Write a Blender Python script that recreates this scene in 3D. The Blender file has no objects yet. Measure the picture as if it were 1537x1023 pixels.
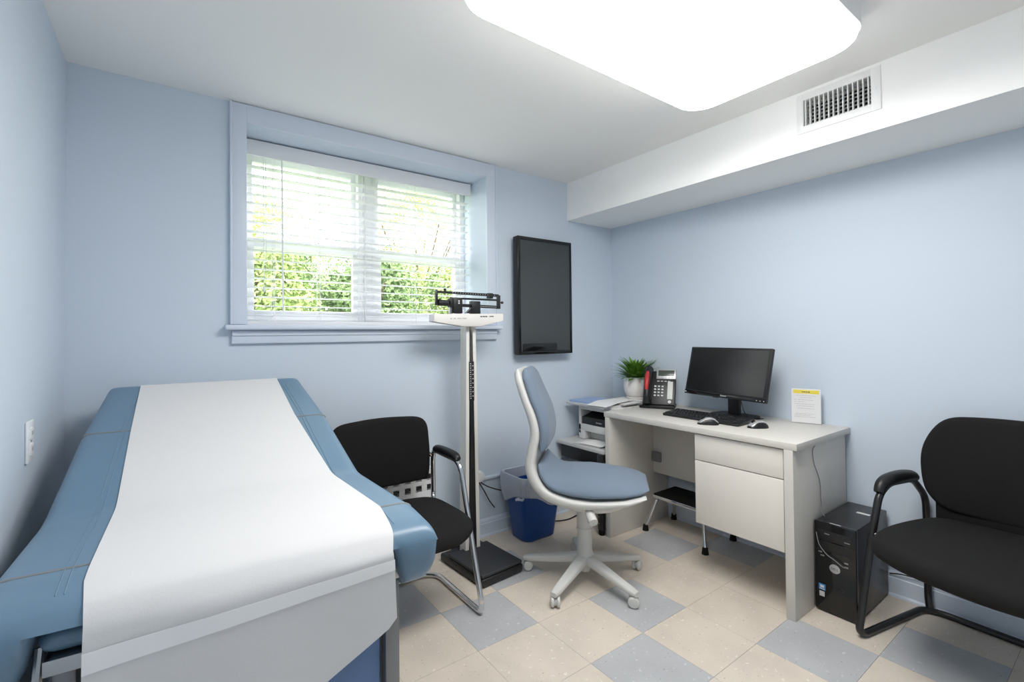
import bpy, bmesh, math, random
from math import sin, cos, pi, radians as R_
from mathutils import Vector as V, Matrix, noise
random.seed(4)
scene = bpy.context.scene
COL = scene.collection

# ------------------------------------------------------------------ materials
def srgb(r, g, b):
    f = lambda c: (c/255/12.92) if c/255 <= .04045 else ((c/255+.055)/1.055)**2.4
    return (f(r), f(g), f(b), 1)
def mat(name, col, rough=.5, metal=0., spec=.5, coat=0., noise_amt=0., noise_scale=40., bump=0., bump_scale=200., alpha=1., emit=None, emit_s=0., sheen=0.):
    m = bpy.data.materials.new(name); m.use_nodes = True
    nt = m.node_tree; b = nt.nodes['Principled BSDF']
    b.inputs['Base Color'].default_value = col
    b.inputs['Roughness'].default_value = rough
    b.inputs['Metallic'].default_value = metal
    b.inputs['Specular IOR Level'].default_value = spec
    b.inputs['Coat Weight'].default_value = coat
    b.inputs['Sheen Weight'].default_value = sheen
    b.inputs['Alpha'].default_value = alpha
    if emit:
        b.inputs['Emission Color'].default_value = emit; b.inputs['Emission Strength'].default_value = emit_s
    if noise_amt or bump:
        tc = nt.nodes.new('ShaderNodeTexCoord')
    if noise_amt:
        n = nt.nodes.new('ShaderNodeTexNoise'); n.inputs['Scale'].default_value = noise_scale; n.inputs['Detail'].default_value = 5
        nt.links.new(tc.outputs['Object'], n.inputs['Vector'])
        mx = nt.nodes.new('ShaderNodeMix'); mx.data_type = 'RGBA'
        mx.inputs['A'].default_value = tuple(c*(1-noise_amt) for c in col[:3])+(1,)
        mx.inputs['B'].default_value = tuple(min(1, c*(1+noise_amt)) for c in col[:3])+(1,)
        nt.links.new(n.outputs['Fac'], mx.inputs['Factor']); nt.links.new(mx.outputs['Result'], b.inputs['Base Color'])
    if bump:
        n2 = nt.nodes.new('ShaderNodeTexNoise'); n2.inputs['Scale'].default_value = bump_scale; n2.inputs['Detail'].default_value = 3
        nt.links.new(tc.outputs['Object'], n2.inputs['Vector'])
        bp = nt.nodes.new('ShaderNodeBump'); bp.inputs['Strength'].default_value = bump; bp.inputs['Distance'].default_value = .002
        nt.links.new(n2.outputs['Fac'], bp.inputs['Height']); nt.links.new(bp.outputs['Normal'], b.inputs['Normal'])
    return m
def tile_mat(name, col, dark, light):
    m = bpy.data.materials.new(name); m.use_nodes = True
    nt = m.node_tree; b = nt.nodes['Principled BSDF']; L = nt.links.new
    b.inputs['Roughness'].default_value = .42; b.inputs['Specular IOR Level'].default_value = .4
    tc = nt.nodes.new('ShaderNodeTexCoord')
    n = nt.nodes.new('ShaderNodeTexNoise'); n.inputs['Scale'].default_value = 5; n.inputs['Detail'].default_value = 8
    L(tc.outputs['Object'], n.inputs['Vector'])
    mp = nt.nodes.new('ShaderNodeMapping'); mp.inputs['Scale'].default_value = (1, 1.9, 1); mp.inputs['Rotation'].default_value = (0, 0, .7)
    L(tc.outputs['Object'], mp.inputs['Vector'])
    s = nt.nodes.new('ShaderNodeTexNoise'); s.inputs['Scale'].default_value = 75; s.inputs['Detail'].default_value = 2
    L(mp.outputs['Vector'], s.inputs['Vector'])
    s2 = nt.nodes.new('ShaderNodeTexNoise'); s2.inputs['Scale'].default_value = 48; s2.inputs['Detail'].default_value = 2
    L(tc.outputs['Object'], s2.inputs['Vector'])
    def ramp(src, a, c):
        r = nt.nodes.new('ShaderNodeValToRGB'); r.color_ramp.elements[0].position = a; r.color_ramp.elements[1].position = c
        L(src.outputs['Fac'], r.inputs['Fac']); return r
    def mix(fac, a, c):
        x = nt.nodes.new('ShaderNodeMix'); x.data_type = 'RGBA'
        if fac: L(fac, x.inputs['Factor'])
        for k, v in (('A', a), ('B', c)):
            if isinstance(v, tuple): x.inputs[k].default_value = v
            else: L(v, x.inputs[k])
        return x.outputs['Result']
    base = mix(ramp(n, .35, .65).outputs['Color'], tuple(c*.94 for c in col[:3])+(1,), tuple(min(1, c*1.05) for c in col[:3])+(1,))
    c1 = mix(ramp(s, .68, .73).outputs['Color'], base, dark)
    c2 = mix(ramp(s2, .655, .71).outputs['Color'], c1, light)
    L(c2, b.inputs['Base Color'])
    return m
def see_through(name, col, tr, rough=.4, gloss=False):
    m = bpy.data.materials.new(name); m.use_nodes = True; nt = m.node_tree
    b = nt.nodes['Principled BSDF']; b.inputs['Base Color'].default_value = col; b.inputs['Roughness'].default_value = rough
    t = nt.nodes.new('ShaderNodeBsdfTransparent'); mx = nt.nodes.new('ShaderNodeMixShader'); mx.inputs[0].default_value = tr
    if gloss:
        g = nt.nodes.new('ShaderNodeBsdfGlossy'); g.inputs['Roughness'].default_value = .02; src = g
    else: src = b
    nt.links.new(src.outputs[0], mx.inputs[1]); nt.links.new(t.outputs[0], mx.inputs[2])
    nt.links.new(mx.outputs[0], nt.nodes['Material Output'].inputs[0])
    return m
M = dict(
 wall=mat('wall_paint', srgb(207, 218, 230), .6, spec=.3, bump=.04, bump_scale=120),
 trim=mat('trim_paint', srgb(213, 222, 235), .38, spec=.45),
 ceil=mat('ceiling_paint', srgb(247, 246, 244), .85, spec=.2),
 soffit=mat('soffit_paint', srgb(250, 250, 249), .8, spec=.2),
 cream=tile_mat('cream_tile', srgb(217, 206, 192), srgb(165, 152, 140), srgb(236, 227, 214)),
 grey_tile=tile_mat('grey_tile', srgb(186, 187, 189), srgb(140, 142, 146), srgb(206, 207, 208)),
 white=mat('white_paint', srgb(238, 238, 238), .4),
 vinyl_white=mat('window_vinyl', srgb(240, 241, 244), .35),
 slat=mat('blind_slat', srgb(238, 238, 240), .45),
 cord_white=mat('white_cord', srgb(232, 232, 232), .7),
 blue=mat('blue_vinyl', srgb(104, 133, 156), .36, spec=.5, bump=.05, bump_scale=160),
 piping=mat('grey_piping', srgb(128, 130, 130), .5),
 blue_panel=mat('blue_laminate', srgb(100, 130, 174), .4),
 paper=mat('exam_paper', srgb(222, 221, 221), .85, spec=.1, noise_amt=.012, noise_scale=260, bump=.10, bump_scale=320),
 strap=see_through('clear_strap', srgb(255, 255, 255), .12, .5),
 steel=mat('steel', srgb(175, 175, 175), .28, metal=1),
 grey_steel=mat('grey_steel', srgb(140, 141, 143), .45, metal=.6),
 chrome=mat('chrome', srgb(225, 225, 225), .08, metal=1),
 black_fab=mat('black_fabric', srgb(27, 26, 26), .85, spec=.25, bump=.2, bump_scale=700),
 black_pl=mat('black_plastic', srgb(25, 25, 26), .42),
 black_metal=mat('black_metal', srgb(30, 30, 31), .3, spec=.6),
 black_gloss=mat('black_gloss', srgb(20, 20, 21), .12, spec=.5),
 rubber=mat('rubber', srgb(22, 22, 22), .75, spec=.25),
 mat_rubber=mat('platform_mat', srgb(47, 49, 52), .6, bump=.1, bump_scale=500),
 screen=mat('screen_off', srgb(24, 25, 26), .22, spec=.5),
 tv_screen=mat('tv_screen', srgb(62, 66, 67), .2, spec=.6),
 scale_white=mat('scale_enamel', srgb(232, 228, 222), .35),
 faint=mat('faint_print', srgb(190, 186, 182), .6),
 print_=mat('dark_print', srgb(70, 70, 72), .6),
 white_print=mat('white_print', srgb(215, 215, 215), .6),
 shell=mat('chair_shell', srgb(208, 207, 203), .42),
 chair_blue=mat('chair_fabric', srgb(116, 130, 146), .9, spec=.15, sheen=.2, noise_amt=.04, noise_scale=900, bump=.15, bump_scale=900),
 desk=mat('desk_laminate', srgb(208, 204, 197), .42, noise_amt=.015, noise_scale=30),
 desk_front=mat('drawer_laminate', srgb(228, 222, 214), .45, noise_amt=.012, noise_scale=8),
 dark_gap=mat('dark_gap', srgb(60, 58, 56), .8),
 grey_pl=mat('grey_plastic', srgb(196, 196, 194), .45),
 light_grey=mat('pale_grey_plastic', srgb(214, 214, 211), .45),
 sheet=mat('white_sheet', srgb(232, 231, 230), .8, spec=.15),
 sheet_grey=mat('printed_sheet', srgb(205, 205, 205), .75, noise_amt=.12, noise_scale=60),
 folder=mat('blue_folder', srgb(150, 172, 210), .6),
 pot=mat('white_ceramic', srgb(236, 232, 228), .3, spec=.5),
 soil=mat('soil', srgb(50, 40, 32), .95),
 leaf=mat('leaf', srgb(98, 140, 48), .5, noise_amt=.35, noise_scale=25),
 red=mat('red_plastic', srgb(190, 48, 48), .35),
 silver=mat('silver_plastic', srgb(190, 190, 190), .3, metal=.5),
 lcd=mat('lcd', srgb(70, 78, 70), .25),
 bin_blue=mat('bin_blue', srgb(18, 66, 132), .35),
 liner=see_through('bin_liner', srgb(225, 230, 240), .55, .35),
 yellow=mat('yellow_print', srgb(236, 214, 40), .6),
 acrylic=see_through('acrylic', srgb(240, 240, 245), .93, .1),
 sticker=mat('blue_sticker', srgb(60, 130, 190), .4),
 black_cord=mat('black_cord', srgb(20, 20, 22), .5),
 grey_cord=mat('grey_cord', srgb(130, 130, 132), .5),
 glass=see_through('window_glass', (1, 1, 1, 1), .95, .0, gloss=True),
 light=mat('light_diffuser', (1, 1, 1, 1), .5, emit=(1.0, .985, .96, 1), emit_s=6.1),
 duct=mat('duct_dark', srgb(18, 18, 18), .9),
 foliage=mat('outdoor_leaf', srgb(172, 188, 118), .6, noise_amt=.22, noise_scale=3),
 foliage_b=mat('outdoor_leaf_dark', srgb(136, 160, 104), .6, noise_amt=.3, noise_scale=3),
 bark=mat('bark', srgb(96, 80, 62), .9),
 grass=mat('lawn', srgb(120, 150, 70), .9, noise_amt=.3, noise_scale=12),
 plate=mat('outlet_plate', srgb(238, 240, 243), .4),
)

# ------------------------------------------------------------------ objects
def thing(name, label, cat, loc=(0, 0, 0), rot=0, group=None):
    o = bpy.data.objects.new(name, None); COL.objects.link(o)
    o.location = loc; o.rotation_euler = (0, 0, rot); o.empty_display_size = .05
    o['label'] = label; o['category'] = cat
    if group: o['group'] = group
    o['_w'] = 1 if rot == 0 else 0
    return o
def finish(bm, name, ang=35, smooth=True):
    bmesh.ops.remove_doubles(bm, verts=bm.verts, dist=1e-6)
    bmesh.ops.recalc_face_normals(bm, faces=bm.faces)
    me = bpy.data.meshes.new(name); bm.to_mesh(me); bm.free()
    if smooth:
        me.polygons.foreach_set('use_smooth', [True]*len(me.polygons))
        me.set_sharp_from_angle(angle=R_(ang))
    return me
def root_of(o):
    while o.parent: o = o.parent
    return o
def part(name, bm, m, parent, ang=35, label=None, smooth=True):
    """world-space verts for un-rotated things, local verts for rotated ones"""
    rt = root_of(parent)
    if rt['_w']:
        bmesh.ops.translate(bm, vec=-V(rt.location), verts=bm.verts)
    me = finish(bm, name, ang, smooth)
    for x in (m if isinstance(m, (list, tuple)) else [m]): me.materials.append(x)
    o = bpy.data.objects.new(name, me); COL.objects.link(o); o.parent = parent
    if label: o['label'] = label
    return o
def solo(name, bm, m, label, cat, loc, group=None, ang=35, kind=None):
    bmesh.ops.translate(bm, vec=-V(loc), verts=bm.verts)
    me = finish(bm, name, ang)
    for x in (m if isinstance(m, (list, tuple)) else [m]): me.materials.append(x)
    o = bpy.data.objects.new(name, me); COL.objects.link(o); o.location = loc
    if label: o['label'] = label; o['category'] = cat
    if group: o['group'] = group
    if kind: o['kind'] = kind
    return o
def struct(name, bm, m, ang=35, label=None, cat=None):
    return solo(name, bm, m, label, cat, (0, 0, 0), kind='structure', ang=ang)
def struct_root(name, label, cat, loc):
    o = thing(name, label, cat, loc); o['kind'] = 'structure'; return o

# ------------------------------------------------------------------ shapes
def BM(): return bmesh.new()
def merge(bm, t, mi=0):
    me = bpy.data.meshes.new('tmp'); 
    for f in t.faces: f.material_index = mi
    t.to_mesh(me); t.free(); bm.from_mesh(me); bpy.data.meshes.remove(me)
def box(bm, x0, x1, y0, y1, z0, z1, bev=0., seg=2, mi=0, M4=None):
    t = bmesh.new(); bmesh.ops.create_cube(t, size=1)
    for v in t.verts:
        v.co = V(((x0+x1)/2+v.co.x*(x1-x0), (y0+y1)/2+v.co.y*(y1-y0), (z0+z1)/2+v.co.z*(z1-z0)))
    if bev: bmesh.ops.bevel(t, geom=t.edges[:], offset=bev, segments=seg, profile=.5, affect='EDGES')
    if M4 is not None: bmesh.ops.transform(t, matrix=M4, verts=t.verts)
    merge(bm, t, mi); return bm
def loft(bm, rings, closed=True, cap=True, mi=0):
    t = bmesh.new(); vs = [[t.verts.new(p) for p in r] for r in rings]; n = len(rings[0])
    for a, b in zip(vs, vs[1:]):
        for i in range(n if closed else n-1):
            j = (i+1) % n
            try: t.faces.new((a[i], a[j], b[j], b[i]))
            except ValueError: pass
    if cap:
        for r in (vs[0], vs[-1]):
            try: t.faces.new(r)
            except ValueError: pass
    bmesh.ops.remove_doubles(t, verts=t.verts, dist=1e-7)
    merge(bm, t, mi); return bm
def fillet(pts, r, n=6):
    pts = [V(p) for p in pts]; out = [pts[0]]
    for a, b, c in zip(pts, pts[1:], pts[2:]):
        rr = r if not isinstance(r, dict) else r.get(tuple(b), .03)
        u = (a-b); w = (c-b); d = min(rr, u.length*.49, w.length*.49)
        p0 = b+u.normalized()*d; p2 = b+w.normalized()*d
        for i in range(n+1):
            k = i/n; out.append(p0*(1-k)**2+b*2*k*(1-k)+p2*k*k)
    out.append(pts[-1]); return out
def tube(bm, pts, r, seg=12, fil=0., cap=True, mi=0, n=6):
    P = fillet(pts, fil, n) if fil else [V(p) for p in pts]
    Q = [P[0]]
    for p in P[1:]:
        if (p-Q[-1]).length > 1e-5: Q.append(p)
    P = Q; rings = []; nrm = None
    for i, p in enumerate(P):
        t = (P[min(i+1, len(P)-1)]-P[max(i-1, 0)]).normalized()
        if nrm is None: nrm = t.orthogonal().normalized()
        nrm = (nrm-t*nrm.dot(t)).normalized(); b = t.cross(nrm)
        rr = r(i/(len(P)-1)) if callable(r) else r
        rings.append([p+(nrm*cos(2*pi*k/seg)+b*sin(2*pi*k/seg))*rr for k in range(seg)])
    return loft(bm, rings, True, cap, mi)
def spline(pts, n=8):
    pts = [V(p) for p in pts]; out = []
    for i in range(len(pts)-1):
        p0 = pts[max(i-1, 0)]; p1 = pts[i]; p2 = pts[i+1]; p3 = pts[min(i+2, len(pts)-1)]
        for k in range(n):
            t = k/n
            out.append(.5*((2*p1)+(p2-p0)*t+(2*p0-5*p1+4*p2-p3)*t*t+(3*p1-p0-3*p2+p3)*t**3))
    out.append(pts[-1]); return out
def lathe(bm, prof, c=(0, 0, 0), seg=28, mi=0, cap=True, M4=None):
    c = V(c)
    rings = [[V((r*cos(2*pi*k/seg), r*sin(2*pi*k/seg), z)) for k in range(seg)] for r, z in prof]
    if M4 is not None: rings = [[M4 @ p for p in r] for r in rings]
    return loft(bm, [[p+c for p in r] for r in rings], True, cap, mi)
def rrect(w, h, r, n=5):
    out = []
    for cx, cy, a0 in ((w/2-r, h/2-r, 0), (-w/2+r, h/2-r, 90), (-w/2+r, -h/2+r, 180), (w/2-r, -h/2+r, 270)):
        for k in range(n+1):
            a = R_(a0+90*k/n); out.append((cx+r*cos(a), cy+r*sin(a)))
    return out
def prism(bm, outline, fn, a0, a1, bev=0., mi=0, seg=2):
    """outline (u,v) extruded from a0 to a1; fn(u,v,a)->point; rounded rims by inset rings"""
    cx = sum(p[0] for p in outline)/len(outline); cy = sum(p[1] for p in outline)/len(outline)
    W = max(abs(p[0]-cx) for p in outline); H = max(abs(p[1]-cy) for p in outline)
    st = []
    if bev:
        s = 1 if a1 > a0 else -1
        for k in range(seg+1):
            t = pi/2*k/seg; st.append((a0+s*bev*(1-sin(t)), bev*(1-cos(t))) )
        st = [(a0+s*bev*(1-cos(pi/2*k/seg)), bev*(1-sin(pi/2*k/seg))) for k in range(seg+1)]
        st += [(a1-s*bev*(1-cos(pi/2*k/seg)), bev*(1-sin(pi/2*k/seg))) for k in range(seg, -1, -1)]
    else: st = [(a0, 0), (a1, 0)]
    rings = [[V(fn(cx+(u-cx)*(1-i/W), cy+(v-cy)*(1-i/H), a)) for u, v in outline] for a, i in st]
    return loft(bm, rings, True, True, mi)
def cushion(bm, outline, T, r, fn=None, crown=0., mi=0):
    """padded shape: outline (u,v), thickness T from z=0..T, rim radius r, crown adds to the top"""
    fn = fn or (lambda u, v, a: (u, v, a))
    cx = sum(p[0] for p in outline)/len(outline); cy = sum(p[1] for p in outline)/len(outline)
    W = max(abs(p[0]-cx) for p in outline); H = max(abs(p[1]-cy) for p in outline)
    rings = []
    def ring(i, z, extra=1.):
        sx = (1-i/W)*extra; sy = (1-i/H)*extra
        rings.append([V(fn(cx+(u-cx)*sx, cy+(v-cy)*sy, z)) for u, v in outline])
    for s in (.02, .35, .7): ring(r, 0, s)
    for k in range(7):
        t = pi/2*k/6; ring(r*(1-sin(t)), min(r, T/2)*(1-cos(t)))
    for k in range(7):
        t = pi/2*k/6; ring(r*(1-cos(t)), T-min(r, T/2)*(1-sin(t)))
    for s in (.93, .85, .75, .6, .45, .3, .15, .02): ring(r, T+crown*(1-s*s), s)
    return loft(bm, rings, True, True, mi)
def slab(bm, pts, half, hb, nu=24, ru=.04, rt=.04, pw=2., pwt=None, mi=0):
    """padded strip along a 3-D path. pts: list of (point_left, point_right, normal); thickness half(u,t) above / hb below"""
    n = len(pts); L = [0]
    for a, b in zip(pts, pts[1:]): L.append(L[-1]+((b[0]+b[1])/2-(a[0]+a[1])/2).length)
    f = lambda d, r: max(0, 1-(1-min(d/r, 1))**pw)**(1/pw)
    pt = pwt or pw; ft = lambda d, r: max(0, 1-(1-min(d/r, 1))**pt)**(1/pt)
    # across stations concentrated at the rims
    us = sorted(set([0, .004, .012, .025, .045, .07]+[.07+.86*i/nu for i in range(nu+1)]+[1-.07, 1-.045, 1-.025, 1-.012, 1-.004, 1]))
    top = []; bot = []
    for i, (a, b, nn) in enumerate(pts):
        w = (b-a).length; rt_ = []; rb_ = []
        for u in us:
            p = a.lerp(b, u); d = min(u, 1-u)*w; e = min(L[i], L[-1]-L[i])
            s = f(d, ru)*ft(e, rt)
            h1 = half(u, L[i]/L[-1]) if callable(half) else half
            h2 = hb(u, L[i]/L[-1]) if callable(hb) else hb
            rt_.append(p+nn*h1*s); rb_.append(p-nn*h2*s)
        top.append(rt_); bot.append(rb_)
    rings = [t+b[::-1] for t, b in zip(top, bot)]
    return loft(bm, rings, True, True, mi)
def densify(path, n):
    """path: list of tuples -> resampled uniformly by arclength"""
    P = [V(p) for p in path]; L = [0]
    for a, b in zip(P, P[1:]): L.append(L[-1]+(b-a).length)
    out = []
    for k in range(n+1):
        s = L[-1]*k/n; i = 0
        while i < len(L)-2 and L[i+1] < s: i += 1
        t = (s-L[i])/max(1e-9, L[i+1]-L[i]); out.append(P[i].lerp(P[i+1], t))
    return out
def sheet(bm, grid, th=.0006, mi=0):
    """thin closed sheet over a grid of points"""
    nr, nc = len(grid), len(grid[0])
    def nrm(i, j):
        a = V(grid[min(i+1, nr-1)][j])-V(grid[max(i-1, 0)][j]); b = V(grid[i][min(j+1, nc-1)])-V(grid[i][max(j-1, 0)])
        c = a.cross(b); return c.normalized() if c.length else V((0, 0, 1))
    rings = []
    for i in range(nr):
        t = [V(grid[i][j])+nrm(i, j)*th/2 for j in range(nc)]; b = [V(grid[i][j])-nrm(i, j)*th/2 for j in range(nc)]
        rings.append(t+b[::-1])
    return loft(bm, rings, True, True, mi)
def text_bm(txt, size, fn):
    cu = bpy.data.curves.new('t', 'FONT'); cu.body = txt; cu.size = size; cu.align_x = 'CENTER'; cu.align_y = 'CENTER'; cu.extrude = .0003; cu.resolution_u = 3
    o = bpy.data.objects.new('t', cu); COL.objects.link(o)
    dg = bpy.context.evaluated_depsgraph_get(); me = bpy.data.meshes.new_from_object(o.evaluated_get(dg))
    bm = bmesh.new(); bm.from_mesh(me)
    for v in bm.verts: v.co = V(fn(v.co.x, v.co.y, v.co.z))
    bpy.data.objects.remove(o); bpy.data.curves.remove(cu); bpy.data.meshes.remove(me)
    return bm
def rotz(a, c=(0, 0, 0)):
    c = V(c); return Matrix.Translation(c) @ Matrix.Rotation(a, 4, 'Z') @ Matrix.Translation(-c)

# ------------------------------------------------------------------ room
YB, XR, XL, HC, ZS, XS, YF = 2.40, 2.7685, -.3263, 2.30, 2.033, 2.3115, -1.2
WX0, WX1, WZ0, WZ1, WY = .290, 1.612, 1.285, 2.212, 2.78       # window opening, depth of the wall
S = .3048; GU, GV = 1.8503, .9844
GREY = {(0, 0), (-1, -1), (1, 2), (2, 1), (3, 3), (4, 4), (0, 4), (1, 5), (-1, 1), (4, -1), (2, -2), (5, 1), (6, 3), (5, -3), (3, -4), (7, -1), (7, 5), (0, -3)}
bm = BM()
for u in range(-2, 16):
    for v in range(-6, 8):
        y1 = min(GU-u*S, YB+.05); y0 = max(GU-(u+1)*S, YF-.05); x0 = max(GV+v*S, XL-.05); x1 = min(GV+(v+1)*S, XR+.05)
        if x1-x0 < .005 or y1-y0 < .005: continue
        g = .0005
        box(bm, x0+g, x1-g, y0+g, y1-g, -.003, 0, mi=1 if (u, v) in GREY else 0)
box(bm, XL-.05, XR+.05, YF-.05, YB+.05, -.10, -.0012, mi=2)
struct('floor', bm, [M['cream'], M['grey_tile'], M['dark_gap']], label='cream vinyl tile floor with scattered grey tiles', cat='floor')
bm = BM(); box(bm, XL-.15, XR+.15, YF-.15, YB, HC, HC+.12)
struct('ceiling', bm, M['ceil'], label='white painted ceiling', cat='ceiling')
bm = BM(); box(bm, XL-.12, XL, YF-.12, YB, -.1, HC)
struct('wall_left', bm, M['wall'], label='pale blue left wall behind the exam table', cat='wall')
bm = BM(); box(bm, XR, XR+.12, YF-.12, YB, -.1, HC)
struct('wall_right', bm, M['wall'], label='pale blue right wall behind the desk', cat='wall')
bm = BM(); box(bm, XL, XR, YF-.12, YF, -.1, HC)
struct('wall_front', bm, M['wall'], label='pale blue wall facing the window wall', cat='wall')
bm = BM()
for a in ((XL-.12, WX0, -.1, HC+.12), (WX1, XR+.12, -.1, HC+.12), (WX0, WX1, -.1, WZ0), (WX0, WX1, WZ1, HC+.12)):
    box(bm, a[0], a[1], YB, WY, a[2], a[3])
struct('wall_back', bm, M['wall'], label='pale blue wall with the window', cat='wall')
# boxed soffit along the right wall with the supply vent
bm = BM(); VY0, VY1, VZ0, VZ1 = .650, .893, 2.143, 2.257
for a in ((YF, VY0, ZS, HC), (VY1, YB, ZS, HC), (VY0, VY1, ZS, VZ0), (VY0, VY1, VZ1, HC)):
    box(bm, XS, XR, a[0], a[1], a[2], a[3])
box(bm, XS+.1, XR, VY0, VY1, VZ0, VZ1)
struct('ceiling_soffit', bm, M['soffit'], label='white boxed soffit along the right wall', cat='soffit')
# baseboards with a stepped cap
def baseboard(name, pts, nrm, h, lab):
    a, b = V(pts[0]), V(pts[1]); n = V(nrm)
    prof = [(0, 0), (.014, 0), (.014, h-.028), (.011, h-.024), (.011, h-.016), (.008, h-.006), (.004, h), (0, h)]
    bm = BM(); loft(bm, [[p+n*q[0]+V((0, 0, q[1])) for q in prof] for p in (a, b)])
    prof = [(0, 0), (.024, 0), (.022, .008), (.014, .015), (0, .015)]
    loft(bm, [[p+n*q[0]+V((0, 0, q[1])) for q in prof] for p in (a, b)])
    struct(name, bm, M['trim'], ang=25, label=lab, cat='baseboard')
baseboard('baseboard_back', ((1.22, YB, 0), (XR-.025, YB, 0)), (0, -1, 0), .105, 'blue painted baseboard under the window wall')
baseboard('baseboard_right', ((XR, YF, 0), (XR, YB-.001, 0)), (-1, 0, 0), .112, 'blue painted baseboard along the right wall')
baseboard('baseboard_left', ((XL, YF, 0), (XL, YB, 0)), (1, 0, 0), .105, 'blue painted baseboard behind the exam table')

# window casing, stool and apron
bm = BM()
def casing(x0, x1, z0, z1, horiz=False):
    box(bm, x0, x1, YB-.018, YB+.001, z0, z1, .003, 2)
casing(.222, WX0, 1.29, 2.297); casing(WX1, 1.685, 1.29, 2.297); casing(WX0-.001, WX1+.001, WZ1, 2.297)
box(bm, .222, .232, YB-.024, YB-.016, 1.29, 2.298, .003); box(bm, 1.675, 1.685, YB-.024, YB-.016, 1.29, 2.298, .003)
struct('trim_1', bm, M['trim'], label='pale blue painted casing round the window', cat='window trim')
bm = BM(); box(bm, .200, 1.702, YB-.055, YB+.22, 1.264, 1.288, .008, 3)
box(bm, .228, 1.680, YB-.020, YB, 1.202, 1.264, .004); box(bm, .228, 1.680, YB-.026, YB, 1.236, 1.262, .006, 3)
struct('trim_2', bm, M['trim'], label='pale blue window stool with apron below', cat='window trim')

# two double-hung windows
def window(k, x0, x1, lab):
    w = struct_root('window_%d' % k, lab, 'window', ((x0+x1)/2, 2.70, WZ0))
    def frame(name, a0, a1, y0, y1, z0, z1, t, tb, tt, par, m='vinyl_white'):
        b = BM()
        box(b, a0, a0+t, y0, y1, z0, z1, .004); box(b, a1-t, a1, y0, y1, z0, z1, .004)
        box(b, a0+t-.002, a1-t+.002, y0, y1, z0, z0+tb, .004); box(b, a0+t-.002, a1-t+.002, y0, y1, z1-tt, z1, .004)
        return part(name, b, M[m], par)
    frame('window_frame', x0, x1, 2.655, 2.765, WZ0+.002, WZ1, .035, .035, .035, w)
    zm = 1.715
    lo = frame('lower_sash', x0+.030, x1-.030, 2.663, 2.693, WZ0+.034, zm+.028, .036, .05, .045, w)
    up = frame('upper_sash', x0+.030, x1-.030, 2.700, 2.730, zm-.02, WZ1-.032, .034, .045, .035, w)
    for s, z0, z1, y in ((lo, WZ0+.08, zm-.012, 2.678), (up, zm+.02, WZ1-.064, 2.715)):
        b = BM(); box(b, x0+.060, x1-.060, y-.002, y+.002, z0, z1); part('pane', b, M['glass'], s)
    b = BM(); box(b, (x0+x1)/2-.025, (x0+x1)/2+.025, 2.652, 2.668, zm+.018, zm+.030, .003); part('sash_lock', b, M['vinyl_white'], lo)
window(1, WX0, .930, 'white double-hung window, left of the pair')
window(2, .970, WX1, 'white double-hung window, right of the pair behind the scale beam')
bm = BM(); box(bm, .930, .970, 2.650, 2.765, WZ0+.002, WZ1, .002)
struct('trim_3', bm, M['vinyl_white'], label='white mullion between the two windows', cat='window trim')

# venetian blind across both windows
bl = thing('window_blind', 'white wood-slat venetian blind, lowered with slats open, in the window recess', 'blind', (.95, 2.59, WZ0+.003))
b = BM(); box(b, WX0+.006, 1.600, 2.548, 2.562, 2.130, 2.205, .003); part('valance', b, M['slat'], bl)
b = BM(); box(b, WX0+.010, 1.598, 2.566, 2.620, 2.160, 2.207, .003); part('headrail', b, M['slat'], bl)
b = BM(); z = 1.340; zs = []
while z < 2.13: zs.append(z); z += .0465
random.seed(8)
for z in zs:
    prof = []
    t = random.uniform(-.015, .015)
    for i in range(9):
        q = -1+2*i/8; prof.append((q*.0245, .0022*(1-q*q)+q*t*.05))
    ring = [(q, h+.0013) for q, h in prof]+[(q, h-.0013) for q, h in prof[::-1]]
    loft(b, [[V((x, 2.593+q, z+h)) for q, h in ring] for x in (WX0+.012, 1.596)])
part('slats', b, M['slat'], bl)
b = BM(); box(b, WX0+.012, 1.596, 2.568, 2.618, 1.2885, 1.312, .004); part('bottom_rail', b, M['slat'], bl)
for x in (.430, .655, .905, 1.215, 1.490):
    b = BM()
    for y in (2.566, 2.620): tube(b, [(x, y, 1.305), (x, y, 2.17)], .0011, 6)
    for z in zs: tube(b, [(x, 2.566, z-.003), (x, 2.620, z-.003)], .0008, 5)
    tube(b, [(x+.012, 2.593, 1.305), (x+.012, 2.593, 2.17)], .0011, 6)
    part('ladder_cord', b, M['cord_white'], bl)
b = BM(); tube(b, [(.470, 2.556, 2.15), (.473, 2.553, 1.36)], .004, 8); part('tilt_wand', b, M['slat'], bl)
b = BM(); tube(b, [(.385, 2.556, 2.15), (.385, 2.552, 1.48)], .0015, 6); tube(b, [(.395, 2.556, 2.15), (.395, 2.552, 1.50)], .0015, 6)
lathe(b, [(.001, 0), (.006, .002), (.004, .03), (.001, .032)], (.385, 2.552, 1.455), 10); part('lift_cord', b, M['cord_white'], bl)

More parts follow.
